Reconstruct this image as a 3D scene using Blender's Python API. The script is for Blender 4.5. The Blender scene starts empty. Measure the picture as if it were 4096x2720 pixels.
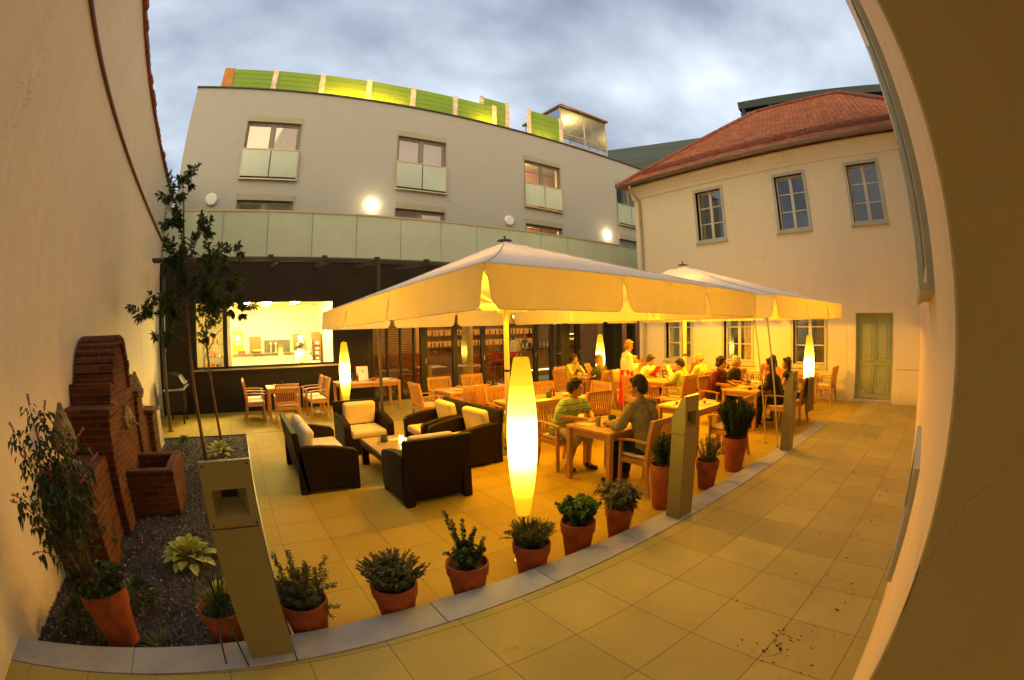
import bpy, math, random
from mathutils import Vector, Matrix, Quaternion
R=math.radians; PI=math.pi
random.seed(7)
S=bpy.context.scene; COL=S.collection
# ---------------------------------------------------------------- helpers
class MB:
    def __init__(s): s.v=[]; s.f=[]
    def add(s,vs,fs):
        b=len(s.v); s.v+= [tuple(v) for v in vs]; s.f+=[tuple(b+i for i in f) for f in fs]
    def quad(s,a,b,c,d): s.add([a,b,c,d],[(0,1,2,3)])
    def box(s,x0,x1,y0,y1,z0,z1,M=None):
        vs=[Vector((x,y,z)) for z in (z0,z1) for y in (y0,y1) for x in (x0,x1)]
        if M: vs=[M@v for v in vs]
        s.add(vs,[(0,2,3,1),(4,5,7,6),(0,1,5,4),(2,6,7,3),(0,4,6,2),(1,3,7,5)])
        return s
    def bar(s,p,q,w,h,up=(0,0,1)):
        p=Vector(p);q=Vector(q);d=(q-p).normalized();u=Vector(up)
        if abs(d.dot(u))>.98:u=Vector((0,1,0))
        r=d.cross(u).normalized();u=r.cross(d)
        vs=[c+r*(a*w/2)+u*(b*h/2) for c in(p,q) for a,b in((-1,-1),(1,-1),(1,1),(-1,1))]
        s.add(vs,[(0,1,2,3),(7,6,5,4),(0,4,5,1),(1,5,6,2),(2,6,7,3),(3,7,4,0)]); return s
    def tube(s,pts,rad,n=8,cap=True):
        pts=[Vector(p) for p in pts]
        if not hasattr(rad,'__len__'): rad=[rad]*len(pts)
        b=len(s.v); prev=None
        for i,p in enumerate(pts):
            d=(pts[min(i+1,len(pts)-1)]-pts[max(i-1,0)]).normalized()
            if prev is None:
                u=Vector((0,0,1)) if abs(d.z)<.9 else Vector((0,1,0))
                r=d.cross(u).normalized()
            else: r=(prev-d*prev.dot(d)).normalized()
            prev=r;t=d.cross(r)
            for k in range(n):
                a=2*PI*k/n; s.v.append(tuple(p+(r*math.cos(a)+t*math.sin(a))*rad[i]))
        for i in range(len(pts)-1):
            for k in range(n):
                a=b+i*n+k;c=b+i*n+(k+1)%n; s.f.append((a,a+n,c+n,c))
        if cap:
            s.f.append(tuple(b+k for k in range(n))); e=b+(len(pts)-1)*n; s.f.append(tuple(e+n-1-k for k in range(n)))
        return s
    def lathe(s,prof,n=24,c=(0,0,0),cap=True):
        b=len(s.v)
        for r,z in prof:
            for k in range(n):
                a=2*PI*k/n; s.v.append((c[0]+r*math.cos(a),c[1]+r*math.sin(a),c[2]+z))
        m=len(prof)
        for i in range(m-1):
            for k in range(n):
                a=b+i*n+k;d=b+i*n+(k+1)%n; s.f.append((a,d,d+n,a+n))
        if cap:
            s.f.append(tuple(b+n-1-k for k in range(n))); e=b+(m-1)*n; s.f.append(tuple(e+k for k in range(n)))
        return s
    def ell(s,c,r,n=10,m=6,M=None):
        b=len(s.v); c=Vector(c)
        if not hasattr(r,'__len__'): r=(r,r,r)
        def P(v):
            v=Vector((v[0]*r[0],v[1]*r[1],v[2]*r[2])); return tuple(c+(M@v if M else v))
        for i in range(1,m):
            t=PI*i/m
            for k in range(n):
                a=2*PI*k/n; s.v.append(P((math.sin(t)*math.cos(a),math.sin(t)*math.sin(a),math.cos(t))))
        s.v.append(P((0,0,1)));s.v.append(P((0,0,-1))); T=len(s.v)-2
        for i in range(m-2):
            for k in range(n):
                a=b+i*n+k;d=b+i*n+(k+1)%n; s.f.append((a,a+n,d+n,d))
        for k in range(n):
            s.f.append((T,b+k,b+(k+1)%n)); o=b+(m-2)*n; s.f.append((T+1,o+(k+1)%n,o+k))
        return s
    def cap(s,p,q,r1,r2=None,n=10):
        r2=r1 if r2 is None else r2
        s.tube([p,q],[r1,r2],n); s.ell(p,r1,n,6); s.ell(q,r2,n,6); return s
    def prism(s,poly,h0,h1,axis='y'):
        """poly in the two other axes, extruded along axis"""
        def P(a,b,h): return {'y':(a,h,b),'x':(h,a,b),'z':(a,b,h)}[axis]
        n=len(poly); b=len(s.v)
        for h in(h0,h1):
            for a,c in poly: s.v.append(P(a,c,h))
        s.f.append(tuple(b+i for i in range(n))); s.f.append(tuple(b+2*n-1-i for i in range(n)))
        for i in range(n):
            j=(i+1)%n; s.f.append((b+i,b+n+i,b+n+j,b+j))
        return s
    def build(s,name,m,parent=None,smooth=False,bevel=0,loc=None,seg=2):
        me=bpy.data.meshes.new(name); me.from_pydata(s.v,[],s.f)
        if bevel or smooth:
            import bmesh
            bm=bmesh.new();bm.from_mesh(me);bmesh.ops.recalc_face_normals(bm,faces=bm.faces);bm.to_mesh(me);bm.free()
        me.update(); o=bpy.data.objects.new(name,me); COL.objects.link(o)
        if m is not None: me.materials.append(m)
        if smooth: me.polygons.foreach_set('use_smooth',[True]*len(me.polygons))
        if bevel:
            b=o.modifiers.new('b','BEVEL'); b.width=bevel;b.segments=seg;b.limit_method='ANGLE';b.angle_limit=R(40)
        if parent: o.parent=parent
        if loc: o.location=loc
        return o
def each(mb,name,m,parent=None,**k):
    par=list(range(len(mb.v)))
    def fd(a):
        while par[a]!=a: par[a]=par[par[a]];a=par[a]
        return a
    for f in mb.f:
        for x in f[1:]: par[fd(x)]=fd(f[0])
    gr={}
    for f in mb.f: gr.setdefault(fd(f[0]),[]).append(f)
    out=[]
    for fs in gr.values():
        ids=sorted({i for f in fs for i in f});mp={i:j for j,i in enumerate(ids)};n=MB();n.add([mb.v[i] for i in ids],[tuple(mp[i] for i in f) for f in fs]);out.append(n.build(name,m,parent,**k))
    return out
def fixn(o):
    import bmesh
    bm=bmesh.new();bm.from_mesh(o.data);bmesh.ops.recalc_face_normals(bm,faces=bm.faces);bm.to_mesh(o.data);bm.free()
def tag(o,label,cat,group=None,kind=None):
    if label:o['label']=label
    if cat:o['category']=cat
    if group:o['group']=group
    if kind:o['kind']=kind
    return o
def thing(name,label,cat,loc=(0,0,0),rz=0,group=None):
    o=bpy.data.objects.new(name,None);COL.objects.link(o);o.location=loc;o.rotation_euler=(0,0,rz);o.empty_display_size=.1
    return tag(o,label,cat,group)
KIDS={}
def copy_tree(o,parent=None):
    c=o.copy();COL.objects.link(c)
    if parent:c.parent=parent
    for ch in [x for x in list(o.children)]: copy_tree(ch,c)
    return c
def dup(root,loc,rz,label,group=None):
    c=copy_tree(root);c.location=loc;c.rotation_euler=(0,0,rz);c['label']=label
    if group:c['group']=group
    return c
def struct(name,mb,m,label=None,**k):
    o=mb.build(name,m,**k);o['kind']='structure'
    if label:o['label']=label
    return o
# ---------------------------------------------------------------- materials
class NT:
    def __init__(s,name):
        s.m=bpy.data.materials.new(name);s.m.use_nodes=True;s.t=s.m.node_tree;s.t.nodes.clear()
        s.out=s.n('ShaderNodeOutputMaterial')
    def n(s,t,**k):
        x=s.t.nodes.new(t)
        for a,b in k.items():
            if a.startswith('i_'):
                x.inputs[a[2:].replace('_',' ')].default_value=b
            else:setattr(x,a,b)
        return x
    def l(s,a,b): s.t.links.new(a,b)
    def bsdf(s,color,rough=.7,metal=0,spec=.4):
        b=s.n('ShaderNodeBsdfPrincipled');b.inputs['Roughness'].default_value=rough;b.inputs['Metallic'].default_value=metal
        b.inputs['Specular IOR Level'].default_value=spec
        if hasattr(color,'is_linked') : s.l(color,b.inputs['Base Color'])
        else:b.inputs['Base Color'].default_value=(*color,1)
        s.b=b;s.l(b.outputs[0],s.out.inputs[0]);return b
    def obj(s): return s.n('ShaderNodeTexCoord').outputs['Object']
    def noise(s,vec,scale,detail=4,rough=.55):
        x=s.n('ShaderNodeTexNoise');x.inputs['Scale'].default_value=scale;x.inputs['Detail'].default_value=detail;x.inputs['Roughness'].default_value=rough
        s.l(vec,x.inputs['Vector']);return x.outputs['Fac']
    def ramp(s,fac,stops):
        r=s.n('ShaderNodeValToRGB');e=r.color_ramp.elements
        while len(e)<len(stops):e.new(.5)
        for q,(p,c) in zip(e,stops):
            q.position=p;q.color=(*c,1) if hasattr(c,'__len__') else (c,c,c,1)
        s.l(fac,r.inputs[0]);return r.outputs[0]
    def mix(s,a,b,fac,mode='MIX'):
        x=s.n('ShaderNodeMix',data_type='RGBA',blend_type=mode)
        for k,v in((6,a),(7,b)):
            if hasattr(v,'is_linked'):s.l(v,x.inputs[k])
            else:x.inputs[k].default_value=(*v,1)
        if hasattr(fac,'is_linked'):s.l(fac,x.inputs[0])
        else:x.inputs[0].default_value=fac
        return x.outputs[2]
    def bump(s,h,dist=.005,strength=1):
        x=s.n('ShaderNodeBump');x.inputs['Distance'].default_value=dist;x.inputs['Strength'].default_value=strength
        s.l(h,x.inputs['Height']);s.l(x.outputs[0],s.b.inputs['Normal'])
    def math(s,op,a,b=0):
        x=s.n('ShaderNodeMath',operation=op)
        for i,v in enumerate((a,b)):
            if hasattr(v,'is_linked'):s.l(v,x.inputs[i])
            else:x.inputs[i].default_value=v
        return x.outputs[0]
    def boxmap(s):
        """object coords projected on the face's own plane"""
        tc=s.n('ShaderNodeTexCoord');sp=s.n('ShaderNodeSeparateXYZ');s.l(tc.outputs['Object'],sp.inputs[0])
        ns=s.n('ShaderNodeSeparateXYZ');s.l(tc.outputs['Normal'],ns.inputs[0])
        ax=s.math('GREATER_THAN',s.math('ABSOLUTE',ns.outputs[0]),.6);ay=s.math('GREATER_THAN',s.math('ABSOLUTE',ns.outputs[1]),.6)
        def c3(a,b):
            c=s.n('ShaderNodeCombineXYZ');s.l(sp.outputs[a],c.inputs[0]);s.l(sp.outputs[b],c.inputs[1]);return c.outputs[0]
        v1=s.mix(c3(1,0),c3(1,2),ax);return s.mix(v1,c3(0,2),ay)
def lin(c): return tuple(((x/255+.055)/1.055)**2.4 if x>10 else x/255/12.92 for x in c)
def simple(name,c,rough=.6,metal=0,var=.12,scale=8,bump=0,bs=60,spec=.4):
    t=NT(name);v=t.obj();f=t.noise(v,scale)
    d=tuple(x*(1-var) for x in c);u=tuple(min(1,x*(1+var)) for x in c)
    t.bsdf(t.ramp(f,[(.3,d),(.7,u)]),rough,metal,spec)
    if bump:t.bump(t.noise(v,bs,5),bump)
    return t.m
def emis(name,c,st,tex=None):
    t=NT(name);e=t.n('ShaderNodeEmission');e.inputs[0].default_value=(*c,1);e.inputs[1].default_value=st;t.l(e.outputs[0],t.out.inputs[0]);return t.m
M={}
def plaster(name,c,c2,streak=.5,bump=.003,big=.6):
    t=NT(name);v=t.obj();mp=t.n('ShaderNodeMapping');mp.inputs['Scale'].default_value=(3.2,3.2,.35);t.l(v,mp.inputs[0])
    st=t.noise(mp.outputs[0],1.3,6,.6);bl=t.noise(v,big,5,.6)
    col=t.mix(c,c2,t.ramp(st,[(.35,0),(.75,streak)]));col=t.mix(col,c2,t.ramp(bl,[(.4,0),(.75,.5)]))
    vo=t.n('ShaderNodeTexVoronoi',feature='DISTANCE_TO_EDGE');vo.inputs['Scale'].default_value=.55;nv=t.n('ShaderNodeTexNoise');nv.inputs['Scale'].default_value=2.2;nv.inputs['Detail'].default_value=5;t.l(v,nv.inputs['Vector'])
    va=t.n('ShaderNodeVectorMath',operation='SCALE');va.inputs['Scale'].default_value=.7;t.l(nv.outputs['Color'],va.inputs[0]);vb=t.n('ShaderNodeVectorMath',operation='ADD');t.l(v,vb.inputs[0]);t.l(va.outputs[0],vb.inputs[1]);t.l(vb.outputs[0],vo.inputs['Vector'])
    ck=t.math('MULTIPLY',t.ramp(vo.outputs['Distance'],[(0,1),(.0035,0)]),t.ramp(t.noise(v,.45,2),[(.5,0),(.6,.55)]));col=t.mix(col,tuple(x*.45 for x in c2),ck)
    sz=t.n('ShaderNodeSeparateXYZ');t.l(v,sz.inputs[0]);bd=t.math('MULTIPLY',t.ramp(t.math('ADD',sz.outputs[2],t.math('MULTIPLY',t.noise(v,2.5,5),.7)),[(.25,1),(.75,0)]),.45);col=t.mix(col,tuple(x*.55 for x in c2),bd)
    sp=t.ramp(t.noise(v,9,3),[(.72,0),(.78,.25)]);col=t.mix(col,tuple(x*.6 for x in c2),sp)
    t.bsdf(col,.92,0,.15)
    h=t.math('ADD',t.noise(v,110,4,.7),t.math('MULTIPLY',t.noise(v,6,3),2.5));t.bump(h,bump);return t.m
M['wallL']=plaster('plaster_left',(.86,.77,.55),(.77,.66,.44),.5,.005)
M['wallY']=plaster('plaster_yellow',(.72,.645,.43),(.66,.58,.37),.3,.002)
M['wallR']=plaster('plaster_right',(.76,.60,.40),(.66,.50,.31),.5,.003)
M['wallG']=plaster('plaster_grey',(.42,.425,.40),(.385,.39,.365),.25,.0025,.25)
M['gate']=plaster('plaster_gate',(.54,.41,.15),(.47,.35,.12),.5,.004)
def paving(name,off,c1,c2,size=.5,blot=.25):
    t=NT(name);v=t.obj();mp=t.n('ShaderNodeMapping');mp.inputs['Location'].default_value=(off[0],off[1],0);t.l(v,mp.inputs[0])
    br=t.n('ShaderNodeTexBrick');br.offset=0;br.squash=1
    for k,x in(('Scale',1),('Mortar Size',.003),('Mortar Smooth',.15),('Bias',0),('Brick Width',size),('Row Height',size)):br.inputs[k].default_value=x
    br.inputs['Color1'].default_value=(*c1,1);br.inputs['Color2'].default_value=(*c2,1);br.inputs['Mortar'].default_value=(.12,.09,.025,1)
    t.l(mp.outputs[0],br.inputs['Vector'])
    n1=t.ramp(t.noise(v,1.1,6,.7),[(.38,0),(.66,1)]);col=t.mix(br.outputs['Color'],tuple(x*.72 for x in c2),t.math('MULTIPLY',n1,blot*1.3))
    n2=t.ramp(t.noise(v,60,3,.7),[(.4,0),(.6,1)]);col=t.mix(col,tuple(x*.75 for x in c1),t.math('MULTIPLY',n2,.25))
    n3=t.ramp(t.noise(v,4.3,6,.75),[(.62,0),(.72,1)]);col=t.mix(col,tuple(x*.5 for x in c2),t.math('MULTIPLY',n3,.5))
    t.bsdf(col,.72,0,.35)
    h=t.math('SUBTRACT',t.math('MULTIPLY',t.noise(v,90,4),.25),br.outputs['Fac']);t.bump(h,.003);return t.m
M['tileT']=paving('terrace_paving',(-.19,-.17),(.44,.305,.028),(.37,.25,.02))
M['tileP']=paving('path_paving',(-.07,-.15),(.435,.345,.085),(.35,.27,.062),.5,.3)
M['kerb']=simple('kerb_stone',(.35,.345,.32),.8,0,.1,5,.001,80)
def brickm(name,c1,c2,mortar,w=.24,h=.075,ms=.006,bump=.006):
    t=NT(name);v=t.boxmap();br=t.n('ShaderNodeTexBrick')
    for k,x in(('Scale',1),('Mortar Size',ms),('Mortar Smooth',.3),('Bias',-.1),('Brick Width',w),('Row Height',h)):br.inputs[k].default_value=x
    br.inputs['Color1'].default_value=(*c1,1);br.inputs['Color2'].default_value=(*c2,1);br.inputs['Mortar'].default_value=(*mortar,1);t.l(v,br.inputs['Vector'])
    o=t.obj();col=t.mix(br.outputs['Color'],(.05,.03,.02),t.ramp(t.noise(o,7,5,.7),[(.5,0),(.75,.7)]))
    t.bsdf(col,.9,0,.2);t.bump(t.math('SUBTRACT',t.math('MULTIPLY',t.noise(o,40,4),.5),br.outputs['Fac']),bump);return t.m
M['brick']=brickm('old_brick',(.13,.042,.018),(.06,.020,.011),(.15,.105,.055))
M['concrete']=simple('cast_stone',(.42,.38,.28),.9,0,.25,9,.003,60)
M['cone']=simple('weathered_stone',(.25,.21,.12),.95,0,.4,14,.004,40)
M['terra']=simple('terracotta',(.28,.065,.018),.85,0,.3,9,.0015,50)
M['soil']=simple('potting_soil',(.03,.02,.013),1,0,.4,50,.01,60)
M['water']=simple('dark_water',(.004,.005,.005),.05,0,.1,3)
def wood(name,c1,c2,rough=.45,sc=(30,30,3)):
    t=NT(name);v=t.obj();mp=t.n('ShaderNodeMapping');mp.inputs['Scale'].default_value=sc;t.l(v,mp.inputs[0])
    oi=t.n('ShaderNodeObjectInfo')
    f=t.noise(mp.outputs[0],1.5,5,.6);col=t.ramp(f,[(.3,c1),(.7,c2)]);col=t.mix(col,tuple(x*.6 for x in c1),t.math('MULTIPLY',oi.outputs['Random'],.35))
    t.bsdf(col,rough,0,.4);t.bump(f,.0008);return t.m
M['teak']=wood('teak',(.40,.19,.065),(.52,.27,.10))
M['teaktop']=wood('teak_top',(.50,.28,.10),(.62,.37,.15),.35,(4,40,40))
M['bark']=wood('bark',(.10,.065,.035),(.18,.12,.06),.9,(40,40,8))
def wicker():
    t=NT('dark_wicker');v=t.boxmap();br=t.n('ShaderNodeTexBrick')
    for k,x in(('Scale',1),('Mortar Size',.0012),('Mortar Smooth',.8),('Bias',0),('Brick Width',.034),('Row Height',.011)):br.inputs[k].default_value=x
    br.inputs['Color1'].default_value=(.015,.008,.004,1);br.inputs['Color2'].default_value=(.024,.013,.007,1);br.inputs['Mortar'].default_value=(.006,.004,.003,1)
    t.l(v,br.inputs['Vector']);t.bsdf(br.outputs['Color'],.6,0,.12);t.bump(t.math('SUBTRACT',0,br.outputs['Fac']),.003);return t.m
M['wicker']=wicker()
M['cushion']=simple('cream_cushion',(.74,.62,.38),.9,0,.05,5,.001,300)
M['cushion2']=simple('seat_pad',(.70,.58,.38),.9,0,.06,6,.001,300)
M['steel']=simple('brushed_steel',(.5,.48,.44),.35,.9,.1,40)
M['alu']=simple('painted_aluminium',(.52,.46,.32),.45,.35,.05,5)
M['bollard']=simple('bollard_paint',(.27,.225,.09),.5,.35,.05,5,.0004,300)
M['black']=simple('black_paint',(.012,.011,.011),.35,0,.2,6)
M['dark']=simple('dark_frame',(.02,.017,.013),.45,0,.15,6)
M['pole']=simple('powder_coated_pole',(.62,.55,.40),.4,.2,.05,6)
M['white']=simple('white_enamel',(.8,.79,.76),.4,0,.04,6)
M['porc']=simple('porcelain',(.82,.8,.75),.25,0,.02,6)
M['tubegrey']=simple('grey_tube',(.07,.06,.045),.5,.3,.1,6)
def panels():
    t=NT('dark_cladding');v=t.boxmap();br=t.n('ShaderNodeTexBrick');br.offset=0
    for k,x in(('Scale',1),('Mortar Size',.004),('Mortar Smooth',.1),('Bias',0),('Brick Width',1.25),('Row Height',.5)):br.inputs[k].default_value=x
    br.inputs['Color1'].default_value=(.014,.010,.005,1);br.inputs['Color2'].default_value=(.018,.012,.006,1);br.inputs['Mortar'].default_value=(.006,.005,.004,1)
    t.l(v,br.inputs['Vector']);t.bsdf(br.outputs['Color'],.6,0,.35);t.bump(t.math('SUBTRACT',0,br.outputs['Fac']),.004);return t.m
M['clad']=panels()
def glassm(name,tint=(.9,.95,.92),refl=1.0,ior=1.5,base=0.04):
    t=NT(name);tr=t.n('ShaderNodeBsdfTransparent');tr.inputs[0].default_value=(*tint,1);g=t.n('ShaderNodeBsdfGlossy');g.inputs['Roughness'].default_value=.02
    fr=t.n('ShaderNodeFresnel');fr.inputs[0].default_value=ior;mx=t.n('ShaderNodeMixShader')
    t.l(t.math('ADD',t.math('MULTIPLY',fr.outputs[0],refl),base),mx.inputs[0]);t.l(tr.outputs[0],mx.inputs[1]);t.l(g.outputs[0],mx.inputs[2]);t.l(mx.outputs[0],t.out.inputs[0]);return t.m
M['glass']=glassm('clear_glass')
M['winglass']=glassm('window_glass',(.85,.9,.88),1.2,1.6,.05)
M['skyglass']=glassm('mirror_window_glass',(.6,.6,.6),1.2,1.7,.30)
M['tumbler']=glassm('drinking_glass',(.95,.95,.9),1,1.45,.05)
def frosted(name,c,tr=.45):
    t=NT(name);v=t.obj();f=t.noise(v,2,3);col=t.ramp(f,[(.3,tuple(x*.93 for x in c)),(.7,c)])
    d=t.n('ShaderNodeBsdfDiffuse');T=t.n('ShaderNodeBsdfTranslucent');g=t.n('ShaderNodeBsdfGlossy');g.inputs['Roughness'].default_value=.12
    t.l(col,d.inputs[0]);t.l(col,T.inputs[0]);a=t.n('ShaderNodeMixShader');a.inputs[0].default_value=tr;t.l(d.outputs[0],a.inputs[1]);t.l(T.outputs[0],a.inputs[2])
    b=t.n('ShaderNodeMixShader');b.inputs[0].default_value=.08;t.l(a.outputs[0],b.inputs[1]);t.l(g.outputs[0],b.inputs[2]);t.l(b.outputs[0],t.out.inputs[0]);return t.m
M['frost']=frosted('frosted_glass',(.68,.80,.68),.35)
def fabric(name,c,tr=.35,rough=1):
    t=NT(name);v=t.obj();f=t.noise(v,3,4);col=t.ramp(f,[(.3,tuple(x*.95 for x in c)),(.7,c)])
    d=t.n('ShaderNodeBsdfDiffuse');T=t.n('ShaderNodeBsdfTranslucent');t.l(col,d.inputs[0]);t.l(col,T.inputs[0])
    bp=t.n('ShaderNodeBump');bp.inputs['Distance'].default_value=.05;mp=t.n('ShaderNodeMapping');mp.inputs['Scale'].default_value=(2.2,2.2,.8);t.l(v,mp.inputs[0]);t.l(t.noise(mp.outputs[0],1.8,4,.6),bp.inputs['Height']);t.l(bp.outputs[0],d.inputs['Normal'])
    a=t.n('ShaderNodeMixShader');a.inputs[0].default_value=tr;t.l(d.outputs[0],a.inputs[1]);t.l(T.outputs[0],a.inputs[2]);t.l(a.outputs[0],t.out.inputs[0]);return t.m
M['canopy']=fabric('parasol_fabric',(.78,.74,.66),.12)
M['valance']=fabric('valance_fabric',(.80,.74,.46),.5)
def leafm(name,c,c2,tr=.25):
    t=NT(name);v=t.obj();oi=t.n('ShaderNodeNewGeometry');f=t.noise(v,9,3)
    col=t.mix(c,c2,t.ramp(f,[(.35,0),(.65,1)]));col=t.mix(col,tuple(x*.45 for x in c),t.math('MULTIPLY',oi.outputs['Random Per Island'],.6))
    t.bsdf(col,.5,0,.35);T=t.n('ShaderNodeBsdfTranslucent');t.l(col,T.inputs[0]);a=t.n('ShaderNodeMixShader');a.inputs[0].default_value=tr
    t.l(t.b.outputs[0],a.inputs[1]);t.l(T.outputs[0],a.inputs[2]);t.l(a.outputs[0],t.out.inputs[0]);return t.m
M['leafD']=leafm('dark_leaves',(.035,.065,.015),(.06,.10,.025))
M['leafM']=leafm('herb_leaves',(.05,.09,.02),(.10,.15,.04))
M['leafG']=leafm('grey_green_leaves',(.11,.13,.05),(.17,.19,.08))
M['leafT']=leafm('tree_leaves',(.04,.075,.018),(.09,.14,.035),.3)
M['leafH']=leafm('hosta_leaves',(.42,.48,.07),(.60,.62,.16),.3)
M['leafP']=leafm('parsley_leaves',(.06,.14,.02),(.11,.21,.04))
M['leafS']=leafm('sage_leaves',(.14,.14,.07),(.22,.20,.11))
M['petal']=simple('pink_petals',(.45,.12,.25),.8)
M['roof']=simple('clay_tiles',(.42,.15,.06),.75,0,.28,3.5,.002,30)
M['ridge']=simple('ridge_tiles',(.24,.07,.04),.75,0,.25,4)
M['zinc']=simple('zinc_gutter',(.20,.18,.12),.45,.5,.15,4)
M['pipe']=simple('zinc_pipe',(.42,.36,.26),.4,.6,.1,4)
M['winframe']=simple('window_paint_green',(.42,.42,.30),.5,0,.06,6)
M['winwhite']=simple('window_paint_cream',(.62,.56,.40),.5,0,.05,6)
M['doorp']=simple('door_paint',(.30,.33,.17),.5,0,.06,5)
M['greyfr']=simple('grey_frame',(.24,.22,.17),.5,.1,.06,6)
M['shut']=simple('shutter_box_paint',(.36,.34,.25),.6,0,.05,6)
M['dome']=simple('green_metal_roof',(.035,.05,.04),.5,.3,.15,.6)
M['blueb']=simple('blue_grey_glazing',(.07,.17,.23),.35,.2,.3,.5)
M['skin']=simple('skin',(.44,.20,.095),.55,0,.08,20)
M['hairD']=simple('dark_hair',(.02,.012,.008),.6,0,.4,60,.002,120)
M['hairB']=simple('blond_hair',(.28,.17,.07),.6,0,.3,60,.002,120)
M['hairG']=simple('grey_hair',(.32,.28,.22),.6,0,.3,60,.002,120)
def cloth(n,c): M[n]=simple(n,c,.9,0,.16,9,.012,11)
for n,c in dict(whiteshirt=(.72,.68,.58),apron=(.50,.02,.015),taupe=(.20,.17,.11),jeans=(.012,.012,.018),khaki=(.36,.30,.17),lightgreen=(.35,.42,.14),darkred=(.10,.012,.01),blackcloth=(.012,.010,.010),orangecl=(.45,.16,.06),beige=(.42,.34,.18),darkgreen=(.06,.06,.03),floral=(.20,.15,.08),linen=(.60,.45,.25),orangec=(.55,.22,.07),paper=(.75,.70,.6),redbook=(.35,.03,.02)).items(): cloth(n,c)
def striped():
    t=NT('striped_polo');v=t.obj();sp=t.n('ShaderNodeSeparateXYZ');t.l(v,sp.inputs[0])
    w=t.math('FRACT',t.math('MULTIPLY',sp.outputs[2],10.5));s=t.math('LESS_THAN',w,.09);w2=t.math('LESS_THAN',t.math('FRACT',t.math('MULTIPLY',sp.outputs[2],42)),.25)
    col=t.mix((.34,.48,.16),(.42,.56,.26),w2);col=t.mix(col,(.06,.10,.04),s);t.bsdf(col,.9,0,.2);t.bump(t.noise(v,11,3),.014);return t.m
M['polo']=striped()
def checked():
    t=NT('checked_shirt');v=t.obj();ch=t.n('ShaderNodeTexChecker');ch.inputs['Scale'].default_value=45;ch.inputs[1].default_value=(.42,.50,.20,1);ch.inputs[2].default_value=(.24,.30,.10,1);t.l(v,ch.inputs[0]);t.bsdf(ch.outputs[0],.9);return t.m
M['checked']=checked()
# ---------------------------------------------------------------- camera
cd=bpy.data.cameras.new('camera');cam=bpy.data.objects.new('camera',cd);COL.objects.link(cam);S.camera=cam
cd.type='PANO';cd.sensor_width=36;cd.sensor_fit='HORIZONTAL';cd.clip_start=.02;cd.clip_end=2000
cy=cd.cycles if hasattr(cd,'cycles') else cd
for o_ in (cd,getattr(cd,'cycles',None)):
    if o_ is None: continue
    try:o_.panorama_type='FISHEYE_EQUISOLID'
    except Exception:pass
    try:o_.fisheye_lens=1840/4096*36
    except Exception:pass
    try:o_.fisheye_fov=R(200)
    except Exception:pass
Rm=Matrix(((0.82269387,0.03120209,-0.56762772),(-0.5681712,0.01197677,-0.82282322),(-0.01887545,0.99944134,0.02758135)))
cam.matrix_world=Matrix.Translation((0,0,2))@Rm.to_4x4()
S.render.engine='CYCLES'
S.view_settings.view_transform='Standard';S.view_settings.look='None';S.view_settings.exposure=.88;S.view_settings.gamma=1
S.cycles.use_denoising=True;S.cycles.max_bounces=8;S.cycles.diffuse_bounces=4;S.cycles.glossy_bounces=4;S.cycles.transmission_bounces=6;S.cycles.transparent_max_bounces=12
S.cycles.sample_clamp_indirect=6;S.cycles.caustics_reflective=False;S.cycles.caustics_refractive=False
# ---------------------------------------------------------------- sky and evening glow
SUNAZ=R(232);SUNEL=R(33)
W=bpy.data.worlds.new('World');S.world=W;W.use_nodes=True;t=W.node_tree;t.nodes.clear()
class WN(NT):
    def __init__(s,t): s.t=t
w=WN(t);out=w.n('ShaderNodeOutputWorld');bg=w.n('ShaderNodeBackground');w.l(bg.outputs[0],out.inputs[0])
tc=w.n('ShaderNodeTexCoord');sp=w.n('ShaderNodeSeparateXYZ');w.l(tc.outputs['Generated'],sp.inputs[0])
zz=w.math('ADD',w.math('MAXIMUM',sp.outputs[2],0),.22)
cx=w.n('ShaderNodeCombineXYZ');w.l(w.math('DIVIDE',sp.outputs[0],zz),cx.inputs[0]);w.l(w.math('DIVIDE',sp.outputs[1],zz),cx.inputs[1])
mp=w.n('ShaderNodeMapping');mp.inputs['Rotation'].default_value=(0,0,R(-38));mp.inputs['Scale'].default_value=(1.0,1.35,1);mp.inputs['Location'].default_value=(3.1,1.7,0);w.l(cx.outputs[0],mp.inputs[0])
n1=w.noise(mp.outputs[0],.75,3,.45);n2=w.noise(mp.outputs[0],2.6,5,.5)
cl=w.math('ADD',w.math('MULTIPLY',n1,.70),w.math('MULTIPLY',n2,.30))
cloud=w.ramp(cl,[(.37,(.13,.155,.21)),(.45,(.235,.275,.35)),(.54,(.40,.455,.53)),(.63,(.59,.645,.71))])
dotn=w.n('ShaderNodeVectorMath',operation='DOT_PRODUCT');w.l(tc.outputs['Generated'],dotn.inputs[0]);dotn.inputs[1].default_value=(math.cos(R(252))*.94,math.sin(R(252))*.94,.34)
glow=w.ramp(w.math('MULTIPLY',w.math('ADD',dotn.outputs['Value'],1),.5),[(.50,0),(.80,.6),(.95,1)])
hi=w.ramp(sp.outputs[2],[(0,1),(.5,.8),(.85,.15)])
col=w.mix(cloud,w.mix((1.12,.76,.40),(.74,.53,.36),w.ramp(cl,[(.42,1),(.6,0)])),w.math('MULTIPLY',glow,hi))
sky=w.n('ShaderNodeTexSky',sky_type='NISHITA');sky.sun_disc=False;sky.sun_elevation=R(3);sky.sun_rotation=PI/2-SUNAZ
sk=w.n('ShaderNodeVectorMath',operation='SCALE');sk.inputs['Scale'].default_value=.06;w.l(sky.outputs[0],sk.inputs[0])
fin=w.mix(col,sk.outputs[0],.10);w.l(fin,bg.inputs[0]);bg.inputs[1].default_value=1.0
sl=bpy.data.lights.new('evening_sun','SUN');so=bpy.data.objects.new('evening_sun',sl);COL.objects.link(so)
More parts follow.
